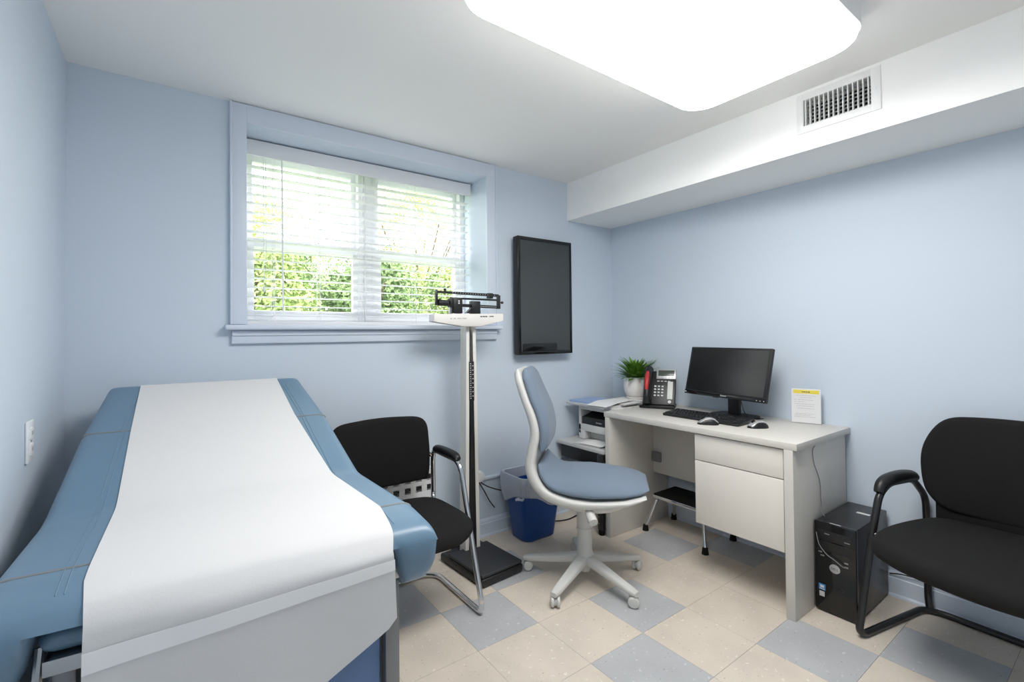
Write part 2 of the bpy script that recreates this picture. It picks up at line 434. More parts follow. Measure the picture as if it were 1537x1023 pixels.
# outdoors
bm = BM(); box(bm, -9, 12, WY+.002, 16, .70, .82)
struct('ground', bm, M['grass'], label='lawn outside the window', cat='ground')
def shrub(name, x, y, r, h, n, mt, lab, seed):
    t = thing(name, lab, 'shrub' if h < 2 else 'tree', (x, y, .82), group='greenery outside the window')
    rnd = random.Random(seed)
    b = BM()
    tube(b, [(x, y, .80), (x+.03, y, .82+h*.35), (x-.02, y+.02, .82+h*.6)], lambda k: .05*(1-.6*k), 10)
    for k in range(7):
        a = k*2.4; tube(b, [(x, y, .82+h*.25), (x+cos(a)*r*.35, y+sin(a)*r*.35, .82+h*.5), (x+cos(a)*r*.6, y+sin(a)*r*.6, .82+h*.7)], .016, 6)
    part('stem', b, M['bark'], t)
    vs = []; fs = []
    lumps = []
    for k in range(40):
        a = rnd.uniform(0, 2*pi); q = rnd.random()**.5; zz = rnd.uniform(.12, .92)
        rr = r*(.85 if zz < .6 else .85*(1-(zz-.6)/.5))
        lumps.append((x+cos(a)*q*rr, y+sin(a)*q*rr, .82+h*zz, r*rnd.uniform(.25, .42)))
    for k in range(int(n*1.7)):
        lx, ly, lz, lr = rnd.choice(lumps)
        d = V((rnd.gauss(0, 1), rnd.gauss(0, 1), rnd.gauss(0, 1))).normalized()
        p = V((lx, ly, lz))+d*lr*rnd.uniform(.75, 1.05)
        if p.z < .86: p.z = .86+rnd.random()*.2
        nn = (d+V((rnd.uniform(-.6, .6), rnd.uniform(-.6, .6), rnd.uniform(0, .9)))).normalized()
        u = nn.orthogonal().normalized(); u = (u*cos(k)+nn.cross(u)*sin(k)).normalized(); w = nn.cross(u)
        s = rnd.uniform(.018, .034); i0 = len(vs)
        vs += [p-u*s, p-w*s*.45+nn*.006, p+u*s, p+w*s*.45+nn*.006]
        fs += [(i0, i0+1, i0+2, i0+3)]
    rt = V(t.location)
    me = bpy.data.meshes.new('foliage'); me.from_pydata([v-rt for v in vs], [], fs); me.materials.append(mt)
    o = bpy.data.objects.new('foliage', me); COL.objects.link(o); o.parent = t
shrub('shrub', .55, 4.5, .58, 1.32, 9000, M['foliage'], 'bright yellow-green shrub outside the left half of the left window', 1)
shrub('shrub', 1.78, 4.9, .58, 1.36, 9000, M['foliage_b'], 'darker green shrub outside, at the mullion between the two windows', 2)
shrub('shrub', 3.00, 4.8, .58, 1.40, 9000, M['foliage'], 'bright green shrub outside the right window, nearest behind the scale beam', 3)
shrub('shrub', 1.12, 6.3, .62, 1.50, 9000, M['foliage_b'], 'green shrub outside the left window, between and behind the two nearest shrubs', 4)
shrub('shrub', 2.45, 6.4, .62, 1.55, 9000, M['foliage'], 'yellow-green shrub outside the right window, behind its left edge', 5)
shrub('shrub', 3.75, 6.5, .62, 1.55, 9000, M['foliage_b'], 'green shrub outside the right window, behind the nearest one', 6)
shrub('tree', 1.50, 8.9, 1.30, 2.95, 13000, M['foliage'], 'low pale tree outside, rising behind the left window', 7)
shrub('tree', 4.25, 8.9, 1.40, 3.70, 16000, M['foliage'], 'taller leafy tree outside, rising behind the right window', 8)

# ceiling light: wide puffy diffuser with rounded corners on a deep pan, shaped to block its glow on the ceiling
LX0, LX1, LY0, LY1 = .655, 1.880, .525, 1.160
cl = thing('ceiling_light', 'large rounded white diffuser light on the ceiling', 'ceiling light', ((LX0+LX1)/2, (LY0+LY1)/2, HC))
b = BM(); ol = [((LX0+LX1)/2+p, (LY0+LY1)/2+q) for p, q in rrect(LX1-LX0, LY1-LY0, .105, 10)]
prism(b, ol, lambda u, v, a: (u, v, a), 2.204, HC-.0005, .002); part('pan', b, M['white'], cl)
b = BM(); ol = [((LX0+LX1)/2+p, (LY0+LY1)/2+q) for p, q in rrect(LX1-LX0-.016, LY1-LY0-.016, .10, 10)]
cushion(b, ol, .030, .018, lambda u, v, a: (u, v, 2.2035-a), crown=.005); part('diffuser', b, M['light'], cl)

# supply register in the soffit face
vt = thing('air_vent', 'white rectangular supply vent in the soffit face', 'vent', (XS, (VY0+VY1)/2, (VZ0+VZ1)/2))
b = BM(); yo0, yo1, zo0, zo1 = .617, .920, 2.112, 2.286
for a in ((yo0, VY0, zo0, zo1), (VY1, yo1, zo0, zo1), (VY0-.001, VY1+.001, zo0, VZ0), (VY0-.001, VY1+.001, VZ1, zo1)):
    box(b, XS-.005, XS-.0002, a[0], a[1], a[2], a[3], .0015)
part('frame', b, M['white'], vt)
b = BM(); n = 14
for k in range(n):
    y = VY0+(VY1-VY0)*(k+.5)/n; box(b, XS-.004, XS+.010, y-.0018, y+.0018, VZ0, VZ1)
part('vertical_bars', b, M['white'], vt)
b = BM()
for k in range(7):
    z = VZ0+(VZ1-VZ0)*(k+.5)/7; box(b, XS+.012, XS+.022, VY0, VY1, z-.0012, z+.0012)
part('louvres', b, M['grey_pl'], vt)
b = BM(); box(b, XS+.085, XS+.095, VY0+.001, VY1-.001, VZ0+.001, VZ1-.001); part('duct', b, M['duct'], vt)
for y in (.633, .905):
    b = BM(); lathe(b, [(.0001, 0), (.004, .0005), (.004, .002), (.0001, .0025)], (0, 0, 0), 12, M4=Matrix.Translation((XS-.0048, y, 2.2)) @ Matrix.Rotation(-pi/2, 4, 'Y')); part('screw', b, M['white'], vt)

# outlet on the left wall
ot = thing('wall_outlet', 'white double outlet plate on the left wall beside the exam table', 'outlet', (XL, 1.835, .945))
b = BM(); box(b, XL+.0003, XL+.007, 1.797, 1.868, .887, 1.003, .003, 2); part('plate', b, M['plate'], ot)
for z in (.923, .967):
    b = BM(); box(b, XL+.006, XL+.0100, 1.816, 1.850, z-.017, z+.017, .003)
    s = part('socket', b, M['white'], ot)
    b = BM()
    for y in (1.826, 1.840): box(b, XL+.0098, XL+.0103, y-.0012, y+.0012, z-.004, z+.008)
    part('slots', b, M['dark_gap'], s)
b = BM(); lathe(b, [(.0001, 0), (.003, .0004), (.003, .001)], (0, 0, 0), 10, M4=Matrix.Translation((XL+.0069, 1.833, .945)) @ Matrix.Rotation(pi/2, 4, 'Y')); part('screw', b, M['steel'], ot)

# raceway on the back wall with its round box, and the cords under it
rw = thing('cable_raceway', 'painted surface raceway with a round white box on the window wall', 'raceway', (1.62, YB, .355))
b = BM(); box(b, 1.47, 2.45, YB-.016, YB-.0003, .343, .362, .004, 2); part('channel', b, M['trim'], rw)
b = BM(); lathe(b, [(.001, 0), (.033, .0), (.033, .022), (.029, .030), (.012, .033), (.001, .033)], (0, 0, 0), 26, M4=Matrix.Translation((1.540, YB-.0003, .372)) @ Matrix.Rotation(pi/2, 4, 'X')); part('round_box', b, M['white'], rw)
b = BM(); tube(b, spline([(1.545, YB-.02, .338), (1.575, YB-.045, .315), (1.64, YB-.05, .285), (1.70, YB-.045, .262)]), .0035, 8)
solo('wall_cable', b, M['black_cord'], 'black cable running from the round wall box to behind the blue bin', 'cable', (1.545, YB-.02, .338))
b = BM(); tube(b, spline([(1.537, YB-.012, .338), (1.56, YB-.03, .29), (1.60, YB-.03, .22), (1.645, YB-.022, .165)]), .0035, 8)
solo('wall_cable', b, M['black_cord'], 'black cable drooping loose from the round wall box to the baseboard', 'cable', (1.537, YB-.012, .338))
b = BM(); tube(b, spline([(1.95, 2.372, .005), (2.05, 2.31, .005), (2.16, 2.27, .005), (2.32, 2.30, .005), (2.5, 2.33, .005)]), .0042, 8)
solo('floor_cable', b, M['black_cord'], 'black cable on the floor between the blue bin and the printer cart', 'cable', (1.95, 2.372, 0))

# wall convector with a row of square outlets behind the chrome-armed chair
hv = thing('wall_heater', 'white metal wall heater with square grille holes behind the black guest chair', 'heater', (.88, YB, 0))
b = BM(); hx0, hx1, hy = .54, 1.212, 2.335
box(b, hx0, hx1, hy, hy+.004, .02, .377, .001); box(b, hx0, hx1, hy, hy+.004, .411, .433); box(b, hx0, hx1, hy, hy+.004, .467, .50, .001)
xs = [hx0+.03+.0655*k for k in range(10)]
edges = [hx0]+sum([[x+.003, x+.037] for x in xs], [])+[hx1]
for z0, z1 in ((.376, .412), (.432, .468)):
    for a, c in zip(edges[0::2], edges[1::2]): box(b, a, c, hy, hy+.004, z0, z1)
box(b, hx0, hx0+.004, hy, YB-.001, .02, .50); box(b, hx1-.004, hx1, hy, YB-.001, .02, .50); box(b, hx0, hx1, hy, YB-.001, .496, .50, .001)
box(b, hx0, hx1, hy+.01, YB-.001, 0.0, .03)
part('cover', b, M['white'], hv)
b = BM()
for z in (.394, .450): box(b, hx0+.01, hx1-.01, hy+.014, hy+.018, z-.004, z+.004)
for x in xs:
    for z in (.394, .450): box(b, x+.009, x+.031, hy+.008, hy+.016, z-.011, z+.011)
part('damper', b, M['black_pl'], hv)
b = BM(); box(b, hx0+.005, hx1-.005, hy+.019, hy+.024, .1, .46); part('inner_fins', b, M['white'], hv)

def cspline(pts, n=6):
    P = [V((p[0], p[1], 0)) for p in pts]; m = len(P); out = []
    for i in range(m):
        p0, p1, p2, p3 = P[i-1], P[i], P[(i+1) % m], P[(i+2) % m]
        for k in range(n):
            t = k/n; q = .5*((2*p1)+(p2-p0)*t+(2*p0-5*p1+4*p2-p3)*t*t+(3*p1-p0-3*p2+p3)*t**3); out.append((q.x, q.y))
    return out
def lerp_tab(tab, k):
    for (a, va), (b, vb) in zip(tab, tab[1:]):
        if k <= b: 
            t = (k-a)/(b-a) if b > a else 0; t = max(0, min(1, t)); return va+(vb-va)*t
    return tab[-1][1]

# ------------------------------------------------------------------ exam table
et = thing('exam_table', 'blue padded medical exam table with raised back under the window', 'exam table', (.13, 1.55, 0))
HALF = .05
# mid-surface stations: (yR, yL, z) from the head to the front lip
mid = [(2.275, 2.300, 1.014), (1.887, 1.903, .884), (1.545, 1.583, .7655), (1.520, 1.558, .7575), (1.495, 1.533, .7525), (1.465, 1.503, .75), (1.16, 1.235, .750), (1.08, 1.155, .7495), (1.02, 1.095, .7505), (.985, 1.060, .752)]
xR = [(.985, .518), (1.12, .518), (1.5, .505), (1.89, .500), (2.28, .474)]
xLt = [(1.06, -.268), (1.2, -.266), (1.54, -.252), (1.9, -.226), (2.30, -.184)]
NS = 110
pr_ = densify([(a, c, 0) for a, b, c in mid], NS); pl_ = densify([(b, c, 0) for a, b, c in mid], NS)
stations = []
for i in range(NS+1):
    a = V((lerp_tab(xLt, pl_[i].x), pl_[i].x, pl_[i].y)); c = V((lerp_tab(xR, pr_[i].x), pr_[i].x, pr_[i].y))
    j0, j1 = max(i-3, 0), min(i+3, NS)
    ty, tz = pr_[j1].x-pr_[j0].x, pr_[j1].y-pr_[j0].y
    n = V((0, tz, -ty)).normalized()
    if n.z < 0: n = -n
    stations.append((a, c, n))
def sm(a, b, x):
    t = max(0, min(1, (x-a)/(b-a))); return t*t*(3-2*t)
def hbelow(u, t):
    ear = max(1-sm(.075, .12, u), sm(.86, .905, u))
    return HALF+(.052*ear-.062*(1-ear))*sm(.86, .90, t)
def habove(u, t): return HALF-.014*sm(.90, 1, t)
b = BM(); slab(b, stations, habove, hbelow, nu=40, ru=.05, rt=.055, pw=4, pwt=2.2)
mattress = part('mattress', b, M['blue'], et, ang=60)
def top_at(i, u, off=0.):
    a, c, n = stations[i]; w = (c-a).length; f = lambda d, r: max(0, 1-(1-min(max(d, 0)/r, 1))**4)**(1/4)
    L = sum(((stations[k+1][0]+stations[k+1][1])/2-(stations[k][0]+stations[k][1])/2).length for k in range(i, NS))
    L0 = sum(((stations[k+1][0]+stations[k+1][1])/2-(stations[k][0]+stations[k][1])/2).length for k in range(0, i))
    s = f(min(u, 1-u)*w, .05)*f(min(L, L0), .05)
    return a.lerp(c, u)+n*(habove(u, L0/(L+L0))*s+off)
def near(yR): return min(range(NS+1), key=lambda i: abs(stations[i][1].y-yR))
for yy in (1.887, 1.128):
    i = near(yy); b = BM()
    tube(b, [top_at(i, u, -.0022) for u in [.006, .012, .02, .03, .045, .07]+[.1+.8*k/20 for k in range(21)]+[.93, .955, .97, .98, .988, .994]], .0047, 8)
    part('piping', b, M['piping'], mattress)
for u in (.135, .15, .875, .89):
    b = BM(); tube(b, [top_at(i, u, .0002) for i in range(5, NS-3)], .0011, 5); part('stitching', b, M['blue'], mattress)
# leg-rest pad and its pull-out frame under the front of the mattress
b = BM(); ol = [(.122+p, 1.232+q) for p, q in rrect(.61, .34, .02, 4)]
cushion(b, ol, .042, .020, lambda u, v, a: (u, v-.075*(u-.13), a+.6955)); part('leg_rest_pad', b, M['blue'], et)
SK = Matrix.Translation((.13, 1.05, 0)) @ Matrix.Rotation(R_(-4.5), 4, 'Z') @ Matrix.Translation((-.13, -1.05, 0))
b = BM(); box(b, -.175, .448, 1.052, 1.058, .668, .694, .001, M4=SK); box(b, -.172, .445, 1.058, 1.40, .688, .694, M4=SK)
box(b, -.175, -.168, 1.056, 1.40, .668, .694, M4=SK); box(b, -.06, .02, 1.050, 1.075, .655, .665, .002, M4=SK); part('leg_rest_frame', b, M['steel'], et, label='bare metal pull-out frame')
b = BM(); tube(b, [(-.180, 1.10, .71), (-.182, 1.085, .66), (-.182, 1.082, .20), (-.18, 1.10, .08)], .008, 10, .02); part('side_rod', b, M['steel'], et)
b = BM(); box(b, .404, .424, 1.035, 1.06, .672, .708, .002, M4=SK); part('frame_bracket', b, M['chrome'], et)
# base cabinet
b = BM(); box(b, -.165, .440, 1.105, 2.15, .09, .655, .004, M4=SK); box(b, -.165, .44, 1.10, 2.15, .655, .683, .002, M4=SK); part('cabinet', b, M['grey_steel'], et)
for x0 in (-.170, .413):
    b = BM(); box(b, x0, x0+.034, 1.075, 1.13, .02, .664, .003, M4=SK); part('post', b, M['grey_steel'], et)
b = BM(); box(b, -.128, .404, 1.090, 1.108, .10, .57, .003, M4=SK); part('front_panel', b, M['blue_panel'], et)
b = BM(); box(b, -.14, .42, 1.13, 2.10, 0, .092, M4=SK); part('plinth', b, M['black_pl'], et)
# mechanism under the raised back
for x in (-.08, .33):
    b = BM(); tube(b, [(x, 1.62, .67), (x, 1.98, .85), (x, 2.08, .62)], .012, 10, .01); part('back_support', b, M['grey_steel'], et)

# paper drawn from the head over the front edge
pxL = [(1.05, -.118), (1.13, -.126), (1.54, -.111), (1.92, -.101), (2.25, -.090), (2.35, -.088)]
pxR = [(.98, .408), (1.0, .418), (1.13, .434), (1.54, .414), (1.9, .388), (2.23, .384), (2.32, .384)]
rows = []; NC = 28; OFF = .0030
def f05(d): return max(0, 1-(1-min(max(d, 0)/.055, 1))**2.2)**(1/2.2)
cumL = [0]
for k in range(NS): cumL.append(cumL[-1]+((stations[k+1][0]+stations[k+1][1])/2-(stations[k][0]+stations[k][1])/2).length)
def prow(i, ext, hfac, dz=0, drop=0.):
    a, c, n = stations[i]; r = []
    for j in range(NC+1):
        u = j/NC
        yl, yr = a.y+ext, c.y+ext
        xl = lerp_tab(pxL, yl); xr = lerp_tab(pxR, yr); x = xl+(xr-xl)*u
        q = (x-a.x)/(c.x-a.x); y = a.y+(c.y-a.y)*q+ext; z = a.z+(c.z-a.z)*q
        p = V((x, y, z))+n*(habove(0, cumL[i]/cumL[-1])*hfac+OFF*min(1, hfac*1.2)); p.z += dz-drop
        r.append(p)
    return r
for d in (.16, .12, .08, .04): rows.append(prow(0, .007, 0, 0, d))
for k in range(0, NS+1):
    e = min(cumL[k], cumL[-1]-cumL[k]); rows.append(prow(k, (.006 if cumL[k] < .05 else -.006)*(1-f05(e)), f05(e)))
last = rows[-1]
def zend(x):
    z = .600-.52*(.412-x)
    if x > .385: z += (x-.385)**2*18
    return max(.33, z)
ND = 26
for k in range(1, ND+1):
    r = []
    for j, p in enumerate(last):
        z = p.z+(zend(p.x)-p.z)*k/ND
        h = (p.z-z)
        wav = .0018*sin(p.x*9+h*3)+.0010*sin(p.x*23-h*6)+.010*max(0, h-.15)
        r.append(V((p.x+.010*min(1, h/.2)*(j/NC-.3), p.y-.004-wav-.004*min(1, h/.05), z)))
    rows.append(r)
b = BM(); sheet(b, rows, .0008)
solo('exam_paper', b, M['paper'], 'long strip of white exam paper down the middle of the blue exam table', 'paper', (.13, 1.3, .80), ang=70)
# clear hold-down strap across the hanging paper
b = BM(); grid = []
for q in (0, .33, .67, 1):
    r = []
    for j in range(NC+1):
        u = j/NC; zt = (.711-.036*q)*(1-u)+(.737-.023*q)*u
        cand = [rw_[j] for rw_ in rows[-ND-12:]]; p = min(cand, key=lambda p: abs(p.z-zt))
        yy = min(p_.y for p_ in cand if abs(p_.z-zt) < .03)
        r.append(V((p.x, yy-.0022, zt)))
    grid.append(r)
sheet(b, grid, .0005); part('paper_strap', b, M['strap'], et, label='clear plastic strap across the hanging paper')

# ------------------------------------------------------------------ chrome armed guest chair by the window wall
gc = thing('guest_chair', 'black upholstered guest chair with chrome cantilever frame, between exam table and scale', 'chair', (.85, 1.95, 0))
CX = .848; DX = .272
def gframe(s):
    x = CX+s*DX
    return [(CX, 2.175, .0125), (x-s*.055, 2.175, .0125), (x, 2.125, .0125), (x, 1.735, .0125), (x, 1.725, .05), (x, 1.905, .635), (x, 2.165, .640), (x, 2.178, .60), (x, 2.178, .40), (x-s*.03, 2.12, .375)]
fil = .05
for s in (-1, 1):
    b = BM(); P = gframe(s); tube(b, P, .0125, 14, .055, n=8); part('frame', b, M['chrome'], gc)
    b = BM(); x = CX+s*DX
    tube(b, spline([(x, 1.925, .640), (x, 1.95, .652), (x, 2.03, .655), (x, 2.12, .653), (x, 2.15, .646)], 6), lambda k: .017+.006*sin(pi*min(1, max(0, k))), 14)
    part('arm_pad', b, M['black_pl'], gc)
    b = BM(); tube(b, [(x, 2.178, .60), (x-s*.03, 2.178, .63), (x-s*.06, 2.18, .64)], .009, 10, .02); part('back_bracket', b, M['chrome'], gc)
b = BM(); ol = cspline([(CX-.235, 2.10), (CX-.262, 1.95), (CX-.25, 1.76), (CX-.15, 1.665), (CX, 1.650), (CX+.15, 1.665), (CX+.25, 1.76), (CX+.262, 1.95), (CX+.235, 2.10), (CX+.1, 2.135), (CX-.1, 2.135)])
def sfn(u, v, a):
    k = (v-1.9)/.25
    return (u, v, .372+a-.05*max(0, -k)*max(0, -k)*0 - .018*max(0, (1.74-v)/.09)**2 - .012*((u-CX)/.25)**2)
cushion(b, ol, .070, .033, sfn, crown=.020); part('seat', b, M['black_fab'], gc, ang=60)
b = BM(); box(b, CX-.20, CX+.20, 1.74, 2.10, .362, .376, .004); part('seat_pan', b, M['black_pl'], gc)
b = BM(); ol = cspline([(-.246, -.125), (-.250, .05), (-.225, .160), (-.1, .182), (.1, .182), (.225, .160), (.250, .05), (.246, -.125), (.20, -.148), (0, -.155), (-.20, -.148)])
cushion(b, ol, .045, .020, lambda u, v, a: (CX+u, 2.205-a-.055*(1-(u/.25)**2)*-1*.6-.0+.10*max(0, v)*.5, .640+v), crown=.004); part('backrest', b, M['black_fab'], gc, ang=60)

# ------------------------------------------------------------------ wide black guest chair by the right wall
bc = thing('guest_chair', 'wide all-black guest chair with black tube frame against the right wall', 'chair', (2.45, .33, 0))
TH = R_(-4); CC = V((2.47, .33, 0))
Rm = Matrix.Translation(CC) @ Matrix.Rotation(TH, 4, 'Z') @ Matrix.Diagonal((1, -1, 1, 1)) @ Matrix.Rotation(-TH, 4, 'Z') @ Matrix.Translation(-CC)
Pb = [(2.7094, .3133, .0125), (2.722, .555, .0125), (2.700, .617, .0125), (2.290, .703, .0125), (2.266, .712, .030), (2.3615, .690, .40), (2.412, .680, .552), (2.47, .665, .592), (2.635, .625, .592), (2.735, .606, .500), (2.738, .604, .40), (2.734, .604, .06), (2.715, .595, .0145)]
for k in range(2):
    T = (lambda p: V(p)) if k == 0 else (lambda p: Rm @ V(p))
    b = BM(); tube(b, [T(p) for p in Pb], .0135, 14, .045, n=8); part('frame', b, M['black_metal'], bc)
    b = BM(); tube(b, [T(p) for p in spline([(2.412, .680, .560), (2.432, .676, .590), (2.475, .664, .607), (2.55, .645, .612), (2.62, .628, .607), (2.650, .621, .595)], 6)], lambda q: .018+.008*sin(pi*q), 14); part('arm_pad', b, M['black_pl'], bc)
b = BM()
ol = cspline([(2.19, .645), (2.35, .640), (2.55, .585), (2.63, .52), (2.65, .33), (2.62, .13), (2.52, .05), (2.33, -.02), (2.16, .0), (2.07, .10), (2.04, .30), (2.07, .50), (2.12, .605)])
cushion(b, ol, .075, .036, lambda u, v, a: (u, v, .388+a-.015*max(0, (2.2-u)/.15)**2), crown=.022); part('seat', b, M['black_fab'], bc, ang=60)
b = BM(); box(b, 2.20, 2.60, .08, .56, .378, .392, .005); part('seat_pan', b, M['black_pl'], bc)
b = BM(); tube(b, [(2.35, .33, .37), (2.36, .60, .385), (2.362, .688, .40)], .011, 10, .05); tube(b, [(2.35, .33, .37)]+[tuple(Rm @ V(p)) for p in ((2.36, .60, .385), (2.362, .688, .40))], .011, 10, .05); part('seat_rail', b, M['black_metal'], bc)
b = BM()
ol = cspline([(.245, -.13), (.272, -.02), (.262, .09), (.205, .185), (.10, .208), (-.10, .208), (-.205, .185), (-.262, .09), (-.272, -.02), (-.245, -.13), (-.15, -.185), (.15, -.185)])
def bfn(u, v, a): 
    x = 2.665-a+.10*v+.035*(u/.27)**2*-1+.0; p = V((x, .33+u, .672+v)); q = Matrix.Translation(CC) @ Matrix.Rotation(TH, 4, 'Z') @ Matrix.Translation(-CC) @ p; return q
cushion(b, ol, .05, .024, bfn, crown=.012); part('backrest', b, M['black_fab'], bc, ang=60)
b = BM(); box(b, 2.60, 2.625, .10, .56, .43, .56, .010, M4=Matrix.Translation(CC) @ Matrix.Rotation(TH, 4, 'Z') @ Matrix.Translation(-CC)); part('back_strut', b, M['black_fab'], bc)

# ------------------------------------------------------------------ swivel chair
ph = math.atan2(-.755, .656)
sw = thing('swivel_chair', 'grey-blue armless swivel chair with pale grey shell and five-star base, in front of the desk', 'office chair', (1.712, 1.68, 0), ph)
# base: hub, five spokes, casters
b = BM(); lathe(b, [(.001, .085), (.046, .085), (.05, .10), (.048, .118), (.040, .135), (.037, .15), (.037, .20)], seg=28)
lathe(b, [(.001, .045), (.024, .045), (.028, .06), (.028, .09)], seg=24); part('hub', b, M['shell'], sw)
for k in range(5):
    a = R_(198+72*k)-ph; d = V((cos(a), sin(a), 0)); n = V((-sin(a), cos(a), 0)); b = BM(); rings = []
    for i in range(13):
        t = i/12; r = .03+.283*t; w = .030-.010*t; z1 = .132-.058*t**.9; hgt = .045-.020*t
        if i == 12: r += .006; w *= .75; hgt *= .8; z1 -= .002
        sec = rrect(2*w, hgt, min(w, hgt/2)*.75, 4); rings.append([d*r+n*p+V((0, 0, z1-hgt/2+q)) for p, q in sec])
    loft(b, rings); spoke = part('spoke', b, M['shell'], sw)
    c = d*.300; w = V((-sin(a+.6), cos(a+.6), 0)); b = BM()
    ax = Matrix.Translation(c+V((0, 0, .026))) @ w.to_track_quat('Z', 'Y').to_matrix().to_4x4()
    for s in (-1, 1): lathe(b, [(.001, .006*s), (.021, .006*s), (.025, .009*s), (.025, .017*s), (.021, .021*s), (.001, .023*s)], seg=22, M4=ax)
    part('caster', b, M['shell'], spoke)
    b = BM(); lathe(b, [(.001, -.007), (.0185, -.007), (.0185, .007), (.001, .007)], seg=18, M4=ax); lathe(b, [(.008, .03), (.008, .062)], c, 12)
    fr = ax @ Matrix.Translation((0, 0, 0)); part('caster_core', b, M['grey_pl'], spoke)
b = BM(); lathe(b, [(.036, .14), (.037, .25), (.041, .252), (.041, .262), (.038, .264), (.040, .40)], seg=28); part('column', b, M['shell'], sw)
# seat and back shell : one L-shaped tub
def swath(path, wtab, n, half, hb, ru, rt, inv=False, crv=None):
    P = densify([(p[0], 0, p[1]) for p in spline([(q[0], q[1], 0) for q in path], 10)] if False else [(q.x, 0, q.y) for q in spline([(p[0], p[1], 0) for p in path], 10)], n)
    st = []
    for i, p in enumerate(P):
        a, c = P[max(i-1, 0)], P[min(i+1, n)]; t = (c-a).normalized(); nn = V((-t.z, 0, t.x))
        if inv: nn = -nn
        w = lerp_tab(wtab, i/n); st.append((V((p.x, -w/2, p.z)), V((p.x, w/2, p.z)), nn))
    return st
shell_path = [(-.312, 1.060), (-.297, 1.01), (-.265, .92), (-.230, .83), (-.216, .75), (-.230, .67), (-.240, .60), (-.222, .54), (-.180, .490), (-.12, .464), (-.04, .450), (.08, .452), (.19, .464), (.290, .482)]
st = swath(shell_path, [(0, .27), (.06, .34), (.2, .38), (.42, .40), (.55, .42), (.72, .47), (.92, .46), (1, .38)], 100, 0, 0, .03, .03)
def sh_low(u, t): return lerp_tab([(0, .024), (.3, .028), (.45, .030), (.60, .034), (.8, .026), (1, .010)], t)
def sh_up(u, t): return lerp_tab([(0, .012), (.3, .020), (.5, .022), (.65, .018), (.85, .012), (1, .008)], t)
b = BM(); slab(b, st, sh_up, sh_low, nu=20, ru=.035, rt=.045, pw=2.4)
shell = part('shell', b, M['shell'], sw, ang=60)
b = BM()
ol = cspline([(-.17, .0), (-.13, -.13), (0, -.17), (.14, -.14), (.22, 0), (.14, .14), (0, .17), (-.13, .13)])
def panfn(u, v, a): return (u+.02, v, .452-a*(1-.25*(u/.2)**2))
cushion(b, ol, .075, .060, panfn); part('under_pan', b, M['shell'], sw, ang=60)
def pad(path, wtab, half, hb, ru, rt, n=80):
    st = swath(path, wtab, n, 0, 0, 0, 0); b = BM(); slab(b, st, half, hb, nu=24, ru=ru, rt=rt); return b
seat_path = [(-.205, .605), (-.185, .555), (-.145, .515), (-.08, .494), (.0, .488), (.10, .490), (.20, .497), (.305, .505)]
def seat_half(u, t):
    c = 1-(2*u-1)**2
    return lerp_tab([(0, .020), (.15, .028), (.35, .050), (.5, .054), (.65, .046), (.8, .031), (.92, .016), (1, .006)], t)*(.5+.85*c)+.007
part('seat', pad(seat_path, [(0, .34), (.2, .42), (.55, .46), (.8, .43), (.93, .36), (1, .26)], seat_half, .018, .05, .06), M['chair_blue'], sw, ang=60)
back_path = [(-.281, 1.062), (-.263, 1.0), (-.233, .92), (-.200, .84), (-.184, .76), (-.186, .70), (-.190, .665)]
def back_half(u, t): return .026+.014*sin(pi*t)**.7*(1-(2*u-1)**2)
part('backrest_pad', pad(back_path, [(0, .22), (.12, .31), (.4, .355), (.8, .365), (1, .355)], back_half, .022, .05, .045), M['chair_blue'], sw, ang=60)
b = BM(); tube(b, [(.0, -.11, .434), (.03, -.19, .414), (.055, -.25, .382)], lambda k: .012+.009*sm(.35, .7, k), 12, .03); part('lever', b, M['shell'], sw)
b = BM(); lathe(b, [(.001, 0), (.019, .001), (.019, .004), (.001, .005)], (0, 0, 0), 16, M4=Matrix.Translation((-.002, -.125, .430)) @ Matrix.Rotation(pi/2, 4, 'X')); part('lever_slot', b, M['dark_gap'], sw)

# ------------------------------------------------------------------ desk
dk = thing('desk', 'pale grey laminate desk with one drawer pedestal, against the right wall', 'desk', (2.47, 1.42, 0))
ZT = .755
b = BM(); box(b, 2.172, XR-.001, .889, 1.958, ZT-.030, ZT, .002); part('desktop', b, M['desk'], dk)
b = BM(); box(b, 2.172, 2.748, .905, .942, 0, ZT-.030, .0015); part('side_panel', b, M['desk'], dk)
b = BM(); box(b, 2.172, 2.748, 1.918, 1.950, 0, ZT-.030, .0015); part('side_panel', b, M['desk'], dk)
b = BM(); box(b, 2.595, 2.613, 1.37, 1.918, .325, ZT-.030, .001); part('modesty_panel', b, M['desk'], dk)
ped = BM(); box(ped, 2.205, 2.66, .950, 1.366, .278, ZT-.036, .001); ped = part('pedestal', ped, M['desk_front'], dk)
b = BM(); box(b, 2.204, 2.209, .944, 1.368, .274, ZT-.031); part('shadow_gap', b, M['dark_gap'], ped)
b = BM(); box(b, 2.186, 2.206, .950, 1.367, .590, ZT-.037, .002); part('drawer', b, M['desk_front'], dk)
b = BM(); box(b, 2.186, 2.206, .950, 1.367, .272, .586, .002); part('file_drawer', b, M['desk_front'], dk)
for z in (.43, .655):
    b = BM(); box(b, 2.575, 2.596, 1.855, 1.919, z-.03, z+.03, .002) if z < .6 else box(b, 2.575, 2.596, 1.86, 1.919, .690, .724, .002)
    part('bracket', b, M['grey_steel'], dk)
# thin cord over the right side panel
b = BM(); tube(b, spline([(2.344, .886, .7250), (2.352, .899, .70), (2.365, .899, .64), (2.40, .899, .59), (2.425, .899, .54), (2.43, .899, .47), (2.425, .892, .412), (2.42, .88, .3995)]), .0020, 6)
solo('thin_cord', b, M['grey_cord'], 'thin dark cord hanging down the right side of the desk', 'cord', (2.344, .886, .72))

